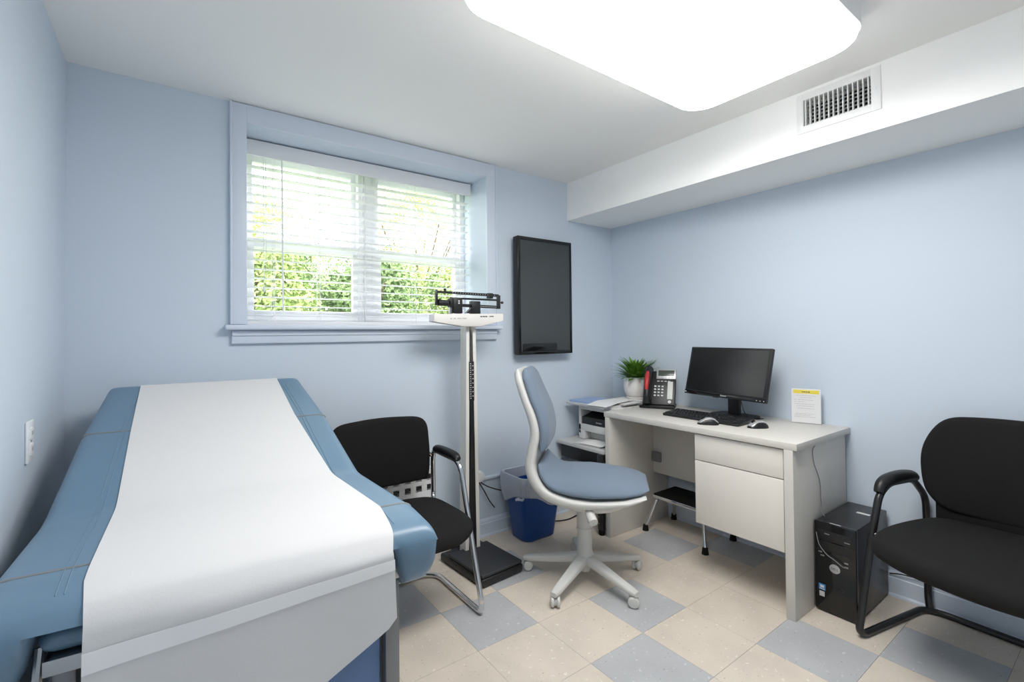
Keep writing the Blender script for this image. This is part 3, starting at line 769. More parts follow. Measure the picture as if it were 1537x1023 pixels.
# ------------------------------------------------------------------ monitor
def frame_at(o, e, n, tilt=0):
    """matrix with local X along e (to the viewer's right), Z up (tilted back), Y away from the viewer"""
    e = V(e).normalized(); n = V(n).normalized(); t = R_(tilt)
    up = V((0, 0, cos(t)))-n*sin(t); y = up.cross(e)
    return Matrix.Translation(o) @ Matrix((e, y, up)).transposed().to_4x4()
mo = thing('monitor', 'black widescreen computer monitor on the desk, switched off', 'monitor', (2.60, 1.40, ZT))
th = R_(9.1); e = V((-sin(th), -cos(th), 0)); n = V((-cos(th), sin(th), 0))
F = frame_at((2.560, 1.432, .863), e, n, 14)
b = BM(); box(b, -.260, .260, .0, .022, 0, .290, .004, M4=F); box(b, -.17, .17, .02, .045, .04, .24, .010, M4=F); casem = part('housing', b, M['black_pl'], mo)
b = BM(); box(b, -.245, .245, -.0008, .004, .026, .278, M4=F); part('screen', b, M['screen'], mo)
b = BM(); box(b, -.260, .260, -.002, .002, -.001, .022, .0015, M4=F); part('bezel', b, M['black_gloss'], mo)
b = BM(); box(b, -.055, -.015, -.0035, .0, -.004, .004, .001, M4=F); part('logo_tab', b, M['black_pl'], mo)
part('logo', text_bm('lenovo', .014, lambda x, y, z: F @ V((.012+x, -.0024-z, .011+y))), M['white_print'], mo, smooth=False)
for k in (3, 4, 5):
    b = BM(); box(b, .15+.02*k, .154+.02*k, -.0026, -.0015, .006, .010, M4=F); part('button', b, M['white_print'], mo)
b = BM(); box(b, -.258, -.246, -.0026, -.0015, .008, .013, M4=F); part('sticker', b, M['white_print'], mo)
b = BM(); G = frame_at((2.62, 1.39, ZT), e, n, 0)
box(b, -.035, .035, -.01, .012, .012, .20, .004, M4=G); part('neck', b, M['black_pl'], mo)
b = BM(); ol = rrect(.24, .17, .05, 6); prism(b, ol, lambda u, v, a: G @ V((u, v+.0, a)), 0, .012, .003); part('base', b, M['black_pl'], mo)
b = BM(); tube(b, spline([tuple(G @ V((.05, -.03, .17))), tuple(G @ V((.075, -.045, .10))), tuple(G @ V((.10, -.05, .04))), tuple(G @ V((.115, -.02, .006))), tuple(G @ V((.13, .06, .004)))]), .0025, 8)
part('cable', b, M['black_cord'], mo)

# ------------------------------------------------------------------ keyboard
kb = thing('keyboard', 'black computer keyboard lying on the desk in front of the monitor', 'keyboard', (2.42, 1.445, ZT))
def kf(u, v, a): return (2.342+v, 1.447-u, ZT+.0+a+v*.075)        # u to the right, v away from the front edge
b = BM(); prism(b, [(p, q+.08) for p, q in rrect(.442, .160, .012, 3)], kf, 0.0, .013, .003); part('case', b, M['black_pl'], kb)
b = BM(); pitch = .0189
def keyrow(v, x0, ws):
    x = x0
    for w in ws:
        if w > 0:
            t = bmesh.new(); h = .006
            lo = [(x+.001, v+.001), (x+w*pitch-.001, v+.001), (x+w*pitch-.001, v+pitch-.001), (x+.001, v+pitch-.001)]
            cx = x+w*pitch/2; cy = v+pitch/2
            hi = [(cx+(p-cx)*(1-.0035/(w*pitch/2)), cy+(q-cy)*.70) for p, q in lo]
            loft(b, [[V(kf(p, q, .0128)) for p, q in lo], [V(kf(p, q, .0128+h)) for p, q in hi]])
        x += abs(w)*pitch
X0 = -.214
keyrow(.016, X0, [1.25, 1.25, 1.25, 6.25, 1.25, 1.25, 1.25, 1.25, -.2, 1, 1, 1, -.2, 2, 1])
keyrow(.035, X0, [2.25]+[1]*10+[2.75, -1.2, 1, -1.2, 1, 1, 1, 1])
keyrow(.054, X0, [1.75]+[1]*11+[2.25, -3.4, 1, 1, 1])
keyrow(.073, X0, [1.5]+[1]*12+[1.5, -.2, 1, 1, 1, -.2, 1, 1, 1, 1])
keyrow(.092, X0, [1]*13+[2, -.2, 1, 1, 1, -.2, 1, 1, 1, 1])
keyrow(.119, X0, [1, -1, 1, 1, 1, 1, -.5, 1, 1, 1, 1, -.5, 1, 1, 1, 1, -.2, 1, 1, 1])
part('keys', b, M['black_pl'], kb, ang=20)

# ------------------------------------------------------------------ mice
def mouse(loc, rot, lab, top):
    m = thing('computer_mouse', lab, 'mouse', loc, rot, 'computer mice on the desk')
    b = BM(); rings = []
    def hull(name, mt, z0, scale, lo, hi, par):
        b = BM(); rings = []
        for i in range(17):
            t = -1+2*i/16; tt = max(-.995, min(.995, t)); w = .030*math.sqrt(1-abs(tt)**2.6)*(1-.10*math.exp(-((t-.1)/.35)**2))*scale
            hh = (.036*(1-abs(t+.15)**2.2*.62))*math.sqrt(max(.02, 1-abs(tt)**4))
            sec = []
            for k in range(13):
                a = pi*k/12; sec.append(V((t*.053, w*cos(a)*(1 if lo < 0 else .86), z0+max(0, hh-z0)*(sin(a)**.75) if True else 0)))
            rings.append(sec)
        loft(b, rings); return part(name, b, mt, par, ang=50)
    hull('body', M['black_pl'], .0, 1.0, -1, 1, m)
    hull('top_shell', M[top], .009, .97, 1, 1, m).location.z = .0012
    b = BM(); lathe(b, [(.001, -.003), (.010, -.003), (.010, .003), (.001, .003)], (0, 0, 0), 16, M4=Matrix.Translation((.022, 0, .029)) @ Matrix.Rotation(pi/2, 4, 'X')); part('scroll_wheel', b, M['rubber'], m)
mouse((2.292, 1.356, ZT), R_(131), 'silver computer mouse, nearer the keyboard front and left of the other mouse', 'silver')
mouse((2.402, 1.158, ZT), R_(150), 'grey computer mouse to the right of the keyboard', 'silver')

# ------------------------------------------------------------------ desk phone
tp = thing('desk_phone', 'black desk phone with red handset strip, angled beside the potted plant', 'telephone', (2.53, 1.83, ZT))
e = V((.47, -.88, 0)); n = V((-.88, -.47, 0)); F = frame_at((2.516, 1.818, ZT+.026), e, n, 30)
b = BM(); box(b, -.098, .098, 0, .030, 0, .235, .008, M4=F); 
G = frame_at((2.516, 1.818, ZT), e, n, 0); box(b, -.095, .095, -.004, .13, 0, .022, .006, M4=G)
part('body', b, M['black_pl'], tp)
b = BM(); box(b, -.08, .085, .09, .13, .018, .12, .006, M4=G); part('stand', b, M['black_pl'], tp)
b = BM(); box(b, -.020, .100, -.016, .01, .172, .243, .005, M4=F); disp = part('display_housing', b, M['silver'], tp)
b = BM(); box(b, -.008, .088, -.0175, -.014, .192, .232, .001, M4=F); part('display', b, M['lcd'], disp)
b = BM()
for k in range(5): box(b, -.004+.019*k, .010+.019*k, -.0175, -.014, .178, .186, .001, M4=F)
part('soft_keys', b, M['grey_pl'], disp)
b = BM(); box(b, .050, .082, -.004, .004, .040, .160, .002, M4=F); part('label_strip', b, M['light_grey'], tp)
for r in range(4):
    for c in range(3):
        b = BM(); x = -.024+.022*c; z = .062+.021*(3-r); box(b, x-.0065, x+.0065, -.005, .003, z-.005, z+.005, .0015, M4=F); part('key', b, M['white_print'] if r < 3 or True else M['grey_pl'], tp)
b = BM()
for k in range(4): box(b, -.015+.022*k, .0+.022*k, -.004, .003, .158, .165, .001, M4=F)
part('function_keys', b, M['grey_pl'], tp)
b = BM(); lathe(b, [(.001, 0), (.010, 0), (.010, .005), (.001, .006)], seg=18, M4=F @ Matrix.Translation((.066, .001, .022)) @ Matrix.Rotation(pi/2, 4, 'X')); part('message_lamp', b, M['white_print'], tp)
b = BM()
tube(b, [tuple(F @ V((-.066, y, z))) for y, z in spline2] if False else [F @ V((-.066, q[1], q[2])) for q in [(0, p.y, p.z) for p in spline([(0, -.020, .010), (0, -.042, .035), (0, -.052, .075), (0, -.056, .12), (0, -.052, .165), (0, -.042, .205), (0, -.022, .232)], 6)]], lambda k: .021+.007*(abs(2*k-1)**3), 16)
hs = part('handset', b, M['black_pl'], tp)
b = BM(); tube(b, [F @ V((-.066, p.y, p.z)) for p in spline([(0, -.068, .070), (0, -.0745, .10), (0, -.0765, .13), (0, -.0735, .165), (0, -.066, .195)], 6)], lambda k: .009+.005*sin(pi*k), 12); part('handset_strip', b, M['red'], hs, label='red strip along the handset')
b = BM(); hel = []
for k in range(150):
    t = k/149; cpos = V((2.500, 1.895, ZT+.012)).lerp(V((2.405, 1.925, ZT+.010)), t) if t < .5 else V((2.4525, 1.910, ZT+.011)).lerp(V((2.54, 1.935, ZT+.010)), (t-.5)*2)
    a = k*.9; hel.append(cpos+V((.0, .007*cos(a), .007*sin(a)))+V((.001*k/20, 0, 0)))
tube(b, hel, .0016, 5); part('coiled_cord', b, M['black_cord'], tp)

# ------------------------------------------------------------------ notice in an acrylic stand
sg = thing('notice_stand', 'small printed notice with yellow heading, standing at the back of the desk', 'sign', (2.712, 1.058, ZT))
e = V((.038, -.121, 0)); n = V((-.121, -.038, 0)); F = frame_at((2.700, 1.058, ZT+.001), e, n, 3)
b = BM(); box(b, -.066, .066, .0015, .0035, .0, .180, .0005, M4=F); box(b, -.066, .066, -.0025, -.0010, .0, .180, .0005, M4=F); box(b, -.066, .066, -.002, .04, -.0005, .002, M4=frame_at((2.700, 1.058, ZT+.001), e, n, 0)); part('holder', b, M['acrylic'], sg)
b = BM(); box(b, -.063, .063, -.0008, .0012, .003, .178, M4=F); card = part('card', b, M['sheet'], sg)
b = BM(); box(b, -.056, .056, -.0012, -.0005, .153, .172, M4=F); part('yellow_heading', b, M['yellow'], card)
rnd = random.Random(3)
b = BM()
def line(z, x0, x1, h):
    x = x0
    while x < x1:
        w = rnd.uniform(.004, .011); box(b, x, min(x+w, x1), -.0013, -.0006, z-h/2, z+h/2, M4=F); x += w+.0022
line(.162, -.018, .018, .0055); part('heading_print', b, M['print_'], card)
b = BM()
for z, a, c in ((.143, -.042, .044), (.133, -.022, .024), (.121, -.052, -.040), (.121, -.034, .030), (.110, -.052, -.040), (.110, -.034, -.008), (.099, -.050, .036), (.089, -.042, .036), (.077, -.036, .036)): line(z, a, c, .0028)
part('text_lines', b, M['faint'], card)
b = BM()
for z, a, c in ((.049, -.045, .036), (.041, -.050, .020), (.033, -.050, .04)): line(z, a, c, .0028)
part('text_lines', b, M['faint'], card)

# ------------------------------------------------------------------ step stool under the desk
st_ = thing('step_stool', 'chrome step stool with black rubber top under the desk', 'step stool', (2.59, 1.67, 0))
b = BM(); sx0, sx1, sy0, sy1 = 2.475, 2.715, 1.495, 1.843
ol = [((sx0+sx1)/2+p, (sy0+sy1)/2+q) for p, q in rrect(sx1-sx0, sy1-sy0, .012, 4)]
prism(b, ol, lambda u, v, a: (u, v, a), .205, .224, .002); part('top_rim', b, M['chrome'], st_)
b = BM(); ol = [((sx0+sx1)/2+p, (sy0+sy1)/2+q) for p, q in rrect(sx1-sx0-.008, sy1-sy0-.008, .010, 4)]
prism(b, ol, lambda u, v, a: (u, v, a), .223, .229, .002); part('tread', b, M['rubber'], st_)
for sy, fy in ((1.515, 1.472), (1.823, 1.868)):
    for sx, fx in ((2.498, 2.440), (2.692, 2.735)):
        b = BM(); tube(b, [(sx+(2.595-sx)*.7, sy, .197), (sx, sy, .197), (fx, fy, .02)], .0105, 12, .05); lg = part('leg', b, M['chrome'], st_)
        b = BM(); lathe(b, [(.001, 0), (.019, 0), (.018, .008), (.0145, .035), (.001, .037)], (fx, fy, 0), 18); part('rubber_foot', b, M['rubber'], lg)

# ------------------------------------------------------------------ computer tower
pc = thing('computer_tower', 'black desktop computer tower on the floor at the right end of the desk', 'computer', (2.55, .822, 0))
b = BM(); box(b, 2.372, 2.745, .746, .897, .008, .392, .003); part('case', b, M['black_metal'], pc)
b = BM(); box(b, 2.352, 2.374, .744, .899, .006, .394, .006); front = part('front_panel', b, M['black_gloss'], pc)
for x in (2.39, 2.72):
    for y in (.765, .88): b = BM(); lathe(b, [(.001, 0), (.009, 0), (.009, .009), (.001, .009)], (x, y, 0), 12); part('foot', b, M['rubber'], pc)
def disc(x, y, z, ry, rz, d=.003): 
    bb = BM(); loft(bb, [[V((x-q, y+ry*s*cos(2*pi*k/28), z+rz*s*sin(2*pi*k/28))) for k in range(28)] for q, s in ((0, 1), (d*.7, 1), (d, .9))]); return bb
logo = part('logo_badge', disc(2.3523, .822, .205, .020, .019), M['silver'], front)
part('logo_print', text_bm('DELL', .013, lambda x, y, z: V((2.3489-z, .822-x, .205+y))), M['print_'], logo, smooth=False)
b = BM(); box(b, 2.3505, 2.353, .758, .885, .318, .360, .001); box(b, 2.3505, 2.353, .758, .885, .272, .312, .001); part('drive_cover', b, M['black_pl'], front)
b = BM(); box(b, 2.3495, 2.352, .765, .785, .330, .334); box(b, 2.3495, 2.352, .84, .858, .345, .349); part('drive_button', b, M['grey_cord'], front)
for y, z in ((.876, .262), (.868, .248), (.780, .245), (.780, .228)):
    b = BM(); box(b, 2.3500, 2.3525, y-.007, y+.007, z-.0030, z+.0030, .0005); part('usb_port', b, M['steel'], front)
part('power_button', disc(2.3523, .800, .125, .013, .013, .002), M['black_pl'], front)
b = BM(); box(b, 2.3508, 2.353, .858, .884, .096, .122, .0004); stk = part('sticker', b, M['sticker'], front)
b = BM(); box(b, 2.3503, 2.3509, .864, .878, .106, .117, .0002); box(b, 2.3503, 2.3509, .861, .881, .099, .102, .0002); part('sticker_print', b, M['white_print'], stk)
b = BM(); box(b, 2.3508, 2.353, .862, .882, .068, .090, .0004); part('sticker', b, M['grey_pl'], front)
b = BM(); box(b, 2.360, 2.364, .80, .842, .3936, .3950); box(b, 2.60, 2.62, .77, .82, .3915, .3928); part('top_label', b, M['white_print'], pc)
b = BM(); tube(b, spline([(2.346, .888, .345), (2.343, .882, .315), (2.340, .872, .290), (2.338, .845, .262), (2.338, .820, .250), (2.338, .795, .235), (2.341, .785, .229), (2.349, .7805, .228)]), .0018, 6)
solo('headset_cord', b, M['grey_cord'], 'thin cord looped across the front of the computer tower', 'cord', (2.34, .83, .26))
b = BM(); tube(b, spline([(2.752, .742, .10), (2.745, .70, .115), (2.748, .66, .118), (2.750, .60, .128)]), .003, 6)
solo('wall_cable', b, M['black_cord'], 'short black cable above the baseboard behind the computer tower', 'cable', (2.75, .70, .11))

# ------------------------------------------------------------------ printer cart, printer and what lies on them
ca = thing('printer_cart', 'low cart with pale top and dark drawer left of the desk, under the printer', 'cart', (2.45, 2.18, 0))
b = BM(); box(b, 2.168, 2.735, 1.963, 2.382, .490, .513, .003); part('top', b, M['grey_pl'], ca)
b = BM(); box(b, 2.195, 2.73, 1.985, 2.365, .40, .490, .003); part('drawer', b, M['black_pl'], ca)
for x, y in ((2.152, 1.957), (2.68, 1.957), (2.68, 2.33)):
    b = BM(); box(b, x, x+.034, y+.006, y+.046, .03, .490, .006); lg = part('leg', b, M['black_metal'], ca)
    b = BM(); lathe(b, [(.001, 0), (.017, 0), (.020, .01), (.020, .03), (.001, .034)], (x+.017, y+.026, 0), 16); part('foot', b, M['rubber'], lg)
    b = BM()
    for z in (.07, .11, .15, .19, .23, .27): box(b, x-.0008, x+.001, y+.030, y+.036, z-.003, z+.003)
    part('holes', b, M['steel'], lg)
b = BM(); box(b, 2.66, 2.72, 2.00, 2.35, .06, .09, .004); part('rail', b, M['black_metal'], ca)
pp = thing('printer', 'pale grey laser printer with black front tray, in the corner left of the desk', 'printer', (2.50, 2.145, .513))
b = BM(); px0, px1, py0, py1 = 2.312, 2.70, 1.975, 2.312
box(b, px0, px1, py0, py1, .716, .752, .006, 3)                      # top band
box(b, px0, px1, py1-.022, py1, .55, .72, .004); box(b, px0, px1, py0, py0+.022, .55, .72, .004)
box(b, px0+.14, px1, py0+.01, py1-.01, .53, .73, .003); box(b, px0, px1, py0, py1, .572, .618, .004)
box(b, px0, px1, py1-.055, py1, .516, .575, .004); box(b, px0, px1, py0, py0+.045, .516, .575, .004); box(b, px0+.06, px1, py0+.01, py1-.01, .516, .58)
part('housing', b, M['light_grey'], pp)
b = BM(); box(b, px0+.004, px0+.14, py0+.026, py1-.026, .619, .668, .004); loft(b, [[V((px0+.02, py0+.03, .668)), V((px0+.13, py0+.03, .700)), V((px0+.13, py0+.03, .668))], [V((px0+.02, py1-.03, .668)), V((px0+.13, py1-.03, .700)), V((px0+.13, py1-.03, .668))]])
part('black_tray', b, M['black_pl'], pp)
part('logo', text_bm('brother', .016, lambda x, y, z: V((px0+.0036-z, 2.13-x, .640+y))), M['white_print'], pp, smooth=False)
# papers
def pages(x0, x1, y0, y1, z0, z1, a=0, n=5, jit=.004, seed=1):
    rnd = random.Random(seed); bm = BM(); h = (z1-z0)/n
    for k in range(n):
        dx, dy, da = rnd.uniform(-jit, jit), rnd.uniform(-jit, jit), rnd.uniform(-.02, .02)
        c = ((x0+x1)/2, (y0+y1)/2, 0)
        box(bm, x0+dx, x1+dx, y0+dy, y1+dy, z0+h*k, z0+h*(k+1)-.0003, M4=rotz(a+da, c))
    return bm
solo('folder', pages(2.245, 2.56, 2.02, 2.362, .7525, .7665, 0, 2, .001, 2), M['light_grey'], 'thick pale grey folder overhanging the left front of the printer', 'folder', (2.40, 2.19, .7525))
solo('paper_stack', pages(2.565, 2.755, 1.985, 2.20, .7525, .7800, 0, 8, .003, 3), M['sheet'], 'stack of white papers on the printer under the white plant pot', 'papers', (2.66, 2.09, .7525))
solo('booklet', pages(2.262, 2.50, 2.175, 2.350, .767, .779, R_(3), 2, .001, 5), M['folder'], 'blue-edged booklet lying on the folder on top of the printer', 'booklet', (2.39, 2.22, .767))
b = BM(); grid = []
for i in range(25):
    u = (i/24)**1.6; x = 2.228+.30*u; r = []
    for j in range(7):
        v = j/6
        z = .7715+.0115*sm(.05, .45, u)-.004*max(0, 1-u/.045)
        r.append(V((x+.012*v, 2.158-.158*v+.030*u, z+.0015*sin(v*3+u*5))))
    grid.append(r)
sheet(b, grid, .0016); solo('magazine', b, M['sheet'], 'open white sheet curling down over the front of the folder on the printer', 'paper', (2.38, 2.17, .78))
solo('paper_stack', pages(2.40, 2.555, 1.985, 2.10, .7672, .775, R_(0), 4, .003, 9), M['sheet'], 'grey-edged pile of papers on the printer nearest the desk', 'papers', (2.45, 2.03, .7675))
solo('leaflet', pages(2.18, 2.34, 2.03, 2.235, .5133, .520, R_(8), 3, .004, 11), M['sheet_grey'], 'printed leaflets lying on the cart in front of the printer', 'leaflet', (2.26, 2.13, .5133))
b = BM(); grid = []
for i in range(9):
    grid.append([V((2.195+.15*i/8-.02*j/8, 2.005+.17*j/8, .5245+.010*sin(pi*i/8)*(.4+.6*sin(pi*j/8)))) for j in range(9)])
sheet(b, grid, .0012); solo('paper_sheet', b, M['sheet'], 'loose white printed page bulging out of the printer onto the leaflets', 'paper', (2.27, 2.09, .5245))

# potted plant
pt = thing('potted_plant', 'small green spiky plant in a round white pot on the papers by the corner', 'plant', (2.660, 2.102, .7803))
pc_ = V((2.660, 2.102, .7803))
b = BM(); lathe(b, [(.001, 0), (.058, 0), (.064, .006), (.066, .010), (.062, .013), (.001, .013)], pc_, 32); part('saucer', b, M['pot'], pt)
b = BM(); lathe(b, [(.001, .0132), (.052, .0132), (.062, .019), (.076, .045), (.082, .078), (.081, .112), (.075, .142), (.074, .148), (.069, .148), (.068, .136), (.001, .134)], pc_, 36); part('pot', b, M['pot'], pt)
b = BM(); lathe(b, [(.001, .1345), (.0675, .1345), (.0675, .137), (.001, .140)], pc_, 24); part('soil', b, M['soil'], pt)
b = BM(); rnd = random.Random(7)
for k in range(84):
    a = k*2.39996; q = k/83; el = R_(86-78*q**1.25+rnd.uniform(-7, 7)); ln = (.142+.03*rnd.random())*(.82+.35*math.sin(pi*min(1, q*1.1)))
    base = pc_+V((cos(a)*.036*q, sin(a)*.036*q, .138)); w0 = .0145*rnd.uniform(.85, 1.2)
    side = V((-sin(a), cos(a), 0)); L_ = []; R__ = []
    pos = base.copy(); ang = el; rings = []
    for i in range(8):
        t = i/7; w = w0*(.55+1.5*t*(1-t)*1.6)*(1-t**3)+.0003
        fwd = V((cos(a)*cos(ang), sin(a)*cos(ang), sin(ang))); nn = side.cross(fwd).normalized()
        rings.append([pos-side*w, pos-nn*.0022*(1-t), pos+side*w, pos+nn*.0012])
        pos = pos+fwd*ln/7; ang -= R_(7)*(1-.4*q)
        if pos.x > XR-.006: pos.x = XR-.006
    loft(b, rings)
part('foliage', b, M['leaf'], pt, ang=60)

# ------------------------------------------------------------------ physician scale
sc = thing('physician_scale', 'white column beam scale with black platform in front of the window wall', 'scale', (1.36, 2.08, 0))
RS = rotz(R_(4), (1.36, 2.08, 0))
b = BM(); box(b, 1.222, 1.490, 1.905, 2.285, .006, .045, .010, 3, M4=RS); box(b, 1.30, 1.43, 2.285, 2.30, .010, .045, .006, M4=RS); part('base', b, M['black_pl'], sc)
b = BM(); box(b, 1.226, 1.486, 1.909, 2.21, .047, .064, .006, 3, M4=RS); part('platform', b, M['mat_rubber'], sc)
for x in (1.25, 1.47):
    for y in (1.94, 2.25): b = BM(); lathe(b, [(.001, 0), (.012, 0), (.012, .008), (.001, .008)], (x, y, 0), 12); part('foot', b, M['rubber'], sc)
cxs, cyf = 1.358, 2.175
b = BM()
def cw(z): return lerp_tab([(.05, .047), (1.28, .030)], z)       # half width
def sl(z): return lerp_tab([(.05, .026), (1.28, .010)], z)       # half slot
def ring(z):
    w, s = cw(z), sl(z); y0, y1 = cyf, cyf+.062
    pts = [(-w, y0), (-w, y1), (w, y1), (w, y0), (s, y0), (s, y0+.004), (w-.003, y0+.004), (w-.003, y1-.003), (-w+.003, y1-.003), (-w+.003, y0+.004), (-s, y0+.004), (-s, y0)]
    return [V((cxs+p, q, z)) for p, q in pts]
loft(b, [ring(.046+i*(1.285-.046)/8) for i in range(9)]); part('column', b, M['scale_white'], sc, ang=20)
b = BM(); loft(b, [[V((cxs-sl(z)-.003, cyf+.006, z)), V((cxs+sl(z)+.003, cyf+.006, z)), V((cxs+sl(z)+.003, cyf+.012, z)), V((cxs-sl(z)-.003, cyf+.012, z))] for z in (.05, .6, 1.085)]); rod = part('slot_back', b, M['black_pl'], sc)
b = BM(); loft(b, [[V((cxs-sl(z)-.003, cyf+.03, z)), V((cxs+sl(z)+.003, cyf+.03, z)), V((cxs+sl(z)+.003, cyf+.034, z)), V((cxs-sl(z)-.003, cyf+.034, z))] for z in (1.0, 1.28)]); part('slot_shade', b, M['grey_steel'], sc)  # grey strip put in as the shading inside the upper slot
b = BM(); box(b, cxs-.016, cxs+.016, cyf-.004, cyf+.008, .87, 1.085, .002); box(b, cxs-.011, cxs+.011, cyf-.003, cyf+.008, .50, .875, .002); rod = part('height_rod', b, M['black_metal'], sc)
b = BM()
for k in range(17):
    z = .885+.0118*k; box(b, cxs-.011, cxs-.004, cyf-.0048, cyf-.0035, z-.0022, z+.0022)
    if k % 2: box(b, cxs+.003, cxs+.011, cyf-.0048, cyf-.0035, z-.0022, z+.0022)
part('height_marks', b, M['white_print'], rod)
# head plate
YH = 2.150
def hx(zx): return 1.109+(640+zx*.08458-649)*.00422
def hz(zx, zy): return 1.338-((425+zy*.08458)-(472+.029*(640+zx*.08458-649)))*.0036
def hp(zx, zy): return (hx(zx), hz(zx, zy))
b = BM(); ol = [hp(105, 545), hp(105, 668), hp(140, 682), hp(600, 770), hp(905, 778), hp(1300, 692), hp(1335, 676), hp(1335, 552)]
prism(b, ol, lambda u, v, a: (u, a, v), YH-.020, YH+.040, .004); head = part('head_plate', b, M['scale_white'], sc)
b = BM()
for x0, x1, w in ((370, 400, 18), (425, 470, 12), (490, 560, 10), (575, 650, 14)): box(b, hx(x0), hx(x1), YH-.0206, YH-.0195, hz(x0, 630)-.002, hz(x0, 630)+.004)
part('faint_print', b, M['faint'], head)
b = BM()
for x0, x1 in ((895, 930), (938, 980), (986, 1025), (1058, 1070), (1080, 1105), (1110, 1140)): box(b, hx(x0), hx(x1), YH-.0206, YH-.0195, hz(x0, 603)-.002, hz(x0, 603)+.004)
part('dark_print', b, M['print_'], head)
def beam(b, x0, y0, x1, y1, h0, h1, ya, yb_, bev=.001):
    """bar between two zoom points with half heights"""
    a0, c0 = hp(x0, y0); a1, c1 = hp(x1, y1)
    prism(b, [(a0, c0-h0), (a1, c1-h1), (a1, c1+h1), (a0, c0+h0)], lambda u, v, a: (u, a, v), ya, yb_)
b = BM(); beam(b, 170, 165, 1280, 215, .0062, .0075, YH-.004, YH+.004); ub = part('upper_beam', b, M['black_pl'], sc)
b = BM()
for k in range(18):
    t = .24+.72*k/18; x = 170+1110*t; y = 165+50*t; box(b, hx(x), hx(x)+.004, YH-.0050, YH-.0038, hz(x, y)-.0010, hz(x, y)+.0014)
part('upper_scale_marks', b, M['white_print'], ub)
b = BM(); beam(b, 400, 272, 1260, 298, .0052, .0052, YH-.003, YH+.003); part('middle_bar', b, M['black_pl'], sc)
b = BM(); beam(b, 560, 395, 1270, 430, .0082, .0082, YH-.004, YH+.004); lb = part('lower_beam', b, M['black_pl'], sc)
b = BM()
for k in range(14):
    x = 930+310*k/14; y = 395+35*(x-560)/710; box(b, hx(x), hx(x)+.003, YH-.0050, YH-.0038, hz(x, y)-.0016, hz(x, y)+.0016)
part('lower_scale_marks', b, M['white_print'], lb)
b = BM(); beam(b, 165, 140, 185, 140, .004, .004, YH-.006, YH+.006); box(b, hx(152), hx(192), YH-.006, YH+.006, hz(170, 395), hz(170, 140), .002); beam(b, 185, 300, 240, 300, .003, .003, YH-.004, YH+.004); part('left_bracket', b, M['black_metal'], sc)
b = BM(); box(b, hx(1245), hx(1310), YH-.006, YH+.006, hz(1275, 460), hz(1275, 205), .003); part('right_bracket', b, M['black_metal'], sc)
b = BM(); tube(b, [(hx(1300), YH, hz(1300, 343)), (hx(1345), YH, hz(1345, 343))], .0035, 8); lathe(b, [(.001, -.007), (.006, -.006), (.008, 0), (.006, .006), (.001, .007)], (0, 0, 0), 14, M4=Matrix.Translation((hx(1350), YH, hz(1350, 343))) @ Matrix.Rotation(pi/2, 4, 'Y')); part('balance_knob', b, M['black_metal'], sc)
b = BM(); lathe(b, [(.001, 0), (.016, .001), (.016, .058), (.012, .062), (.001, .062)], (0, 0, 0), 18, M4=Matrix.Translation((hx(195), YH, hz(200, 352))) @ Matrix.Rotation(pi/2, 4, 'Y')); part('counterweight', b, M['black_pl'], sc)
b = BM(); box(b, hx(380), hx(435), YH-.018, YH+.018, hz(400, 432), hz(400, 275), .003); box(b, hx(432), hx(585), YH-.020, YH+.018, hz(500, 540), hz(500, 262), .004); po = part('large_poise', b, M['black_pl'], sc)
b = BM()
for y in (325, 362): box(b, hx(508), hx(532), YH-.0212, YH-.0195, hz(520, y)-.004, hz(520, y)+.004, .0005)
part('poise_marks', b, M['white_print'], po)
b = BM(); box(b, hx(755), hx(910), YH-.016, YH+.016, hz(830, 548), hz(830, 322), .003); prism(b, [hp(660, 535), hp(760, 440), hp(770, 535)], lambda u, v, a: (u, a, v), YH-.010, YH+.010); part('pivot_bracket', b, M['black_pl'], sc)
b = BM(); box(b, hx(1070), hx(1158), YH-.012, YH+.012, hz(1115, 270), hz(1115, 172), .003); part('sliding_poise', b, M['black_pl'], sc)
b = BM(); lathe(b, [(.001, 0), (.007, .001), (.007, .013), (.001, .014)], (hx(315), YH, hz(315, 150)), 12); part('beam_knob', b, M['black_pl'], sc)
b = BM(); box(b, hx(385), hx(415), YH-.006, YH+.006, hz(400, 545), hz(400, 425)); part('beam_post', b, M['steel'], sc)

# ------------------------------------------------------------------ wall screen
tv = thing('wall_screen', 'black flat screen hung upright on the window wall in the corner', 'television', (2.035, YB, 1.48))
ty0 = 2.322; tx0, tx1, tz0, tz1 = 1.803, 2.272, 1.100, 1.860
b = BM(); box(b, tx0, tx1, ty0+.004, ty0+.052, tz0, tz1, .008, 3); part('housing', b, M['black_pl'], tv)
b = BM()
for a in ((tx0+.001, tx0+.022, tz0+.001, tz1-.001), (tx1-.018, tx1-.001, tz0+.001, tz1-.001), (tx0+.02, tx1-.016, tz1-.024, tz1-.001), (tx0+.02, tx1-.016, tz0+.001, tz0+.024)):
    box(b, a[0], a[1], ty0, ty0+.008, a[2], a[3], .002)
part('bezel', b, M['black_gloss'], tv)
b = BM(); box(b, tx0+.018, tx1-.014, ty0+.0035, ty0+.006, tz0+.02, tz1-.02); part('screen', b, M['tv_screen'], tv)
b = BM(); ol = [(1.985+p, 1.147+q) for p, q in rrect(.29, .052, .010, 3)]; prism(b, ol, lambda u, v, a: (u, a, v), ty0+.004, ty0+.0010, .0005); part('painted_reflection', b, M['black_gloss'], tv)  # dark strip laid on the glass to imitate a reflection
b = BM(); box(b, 1.93, 2.14, ty0+.05, YB-.0005, 1.33, 1.62, .003); part('wall_bracket', b, M['black_metal'], tv)

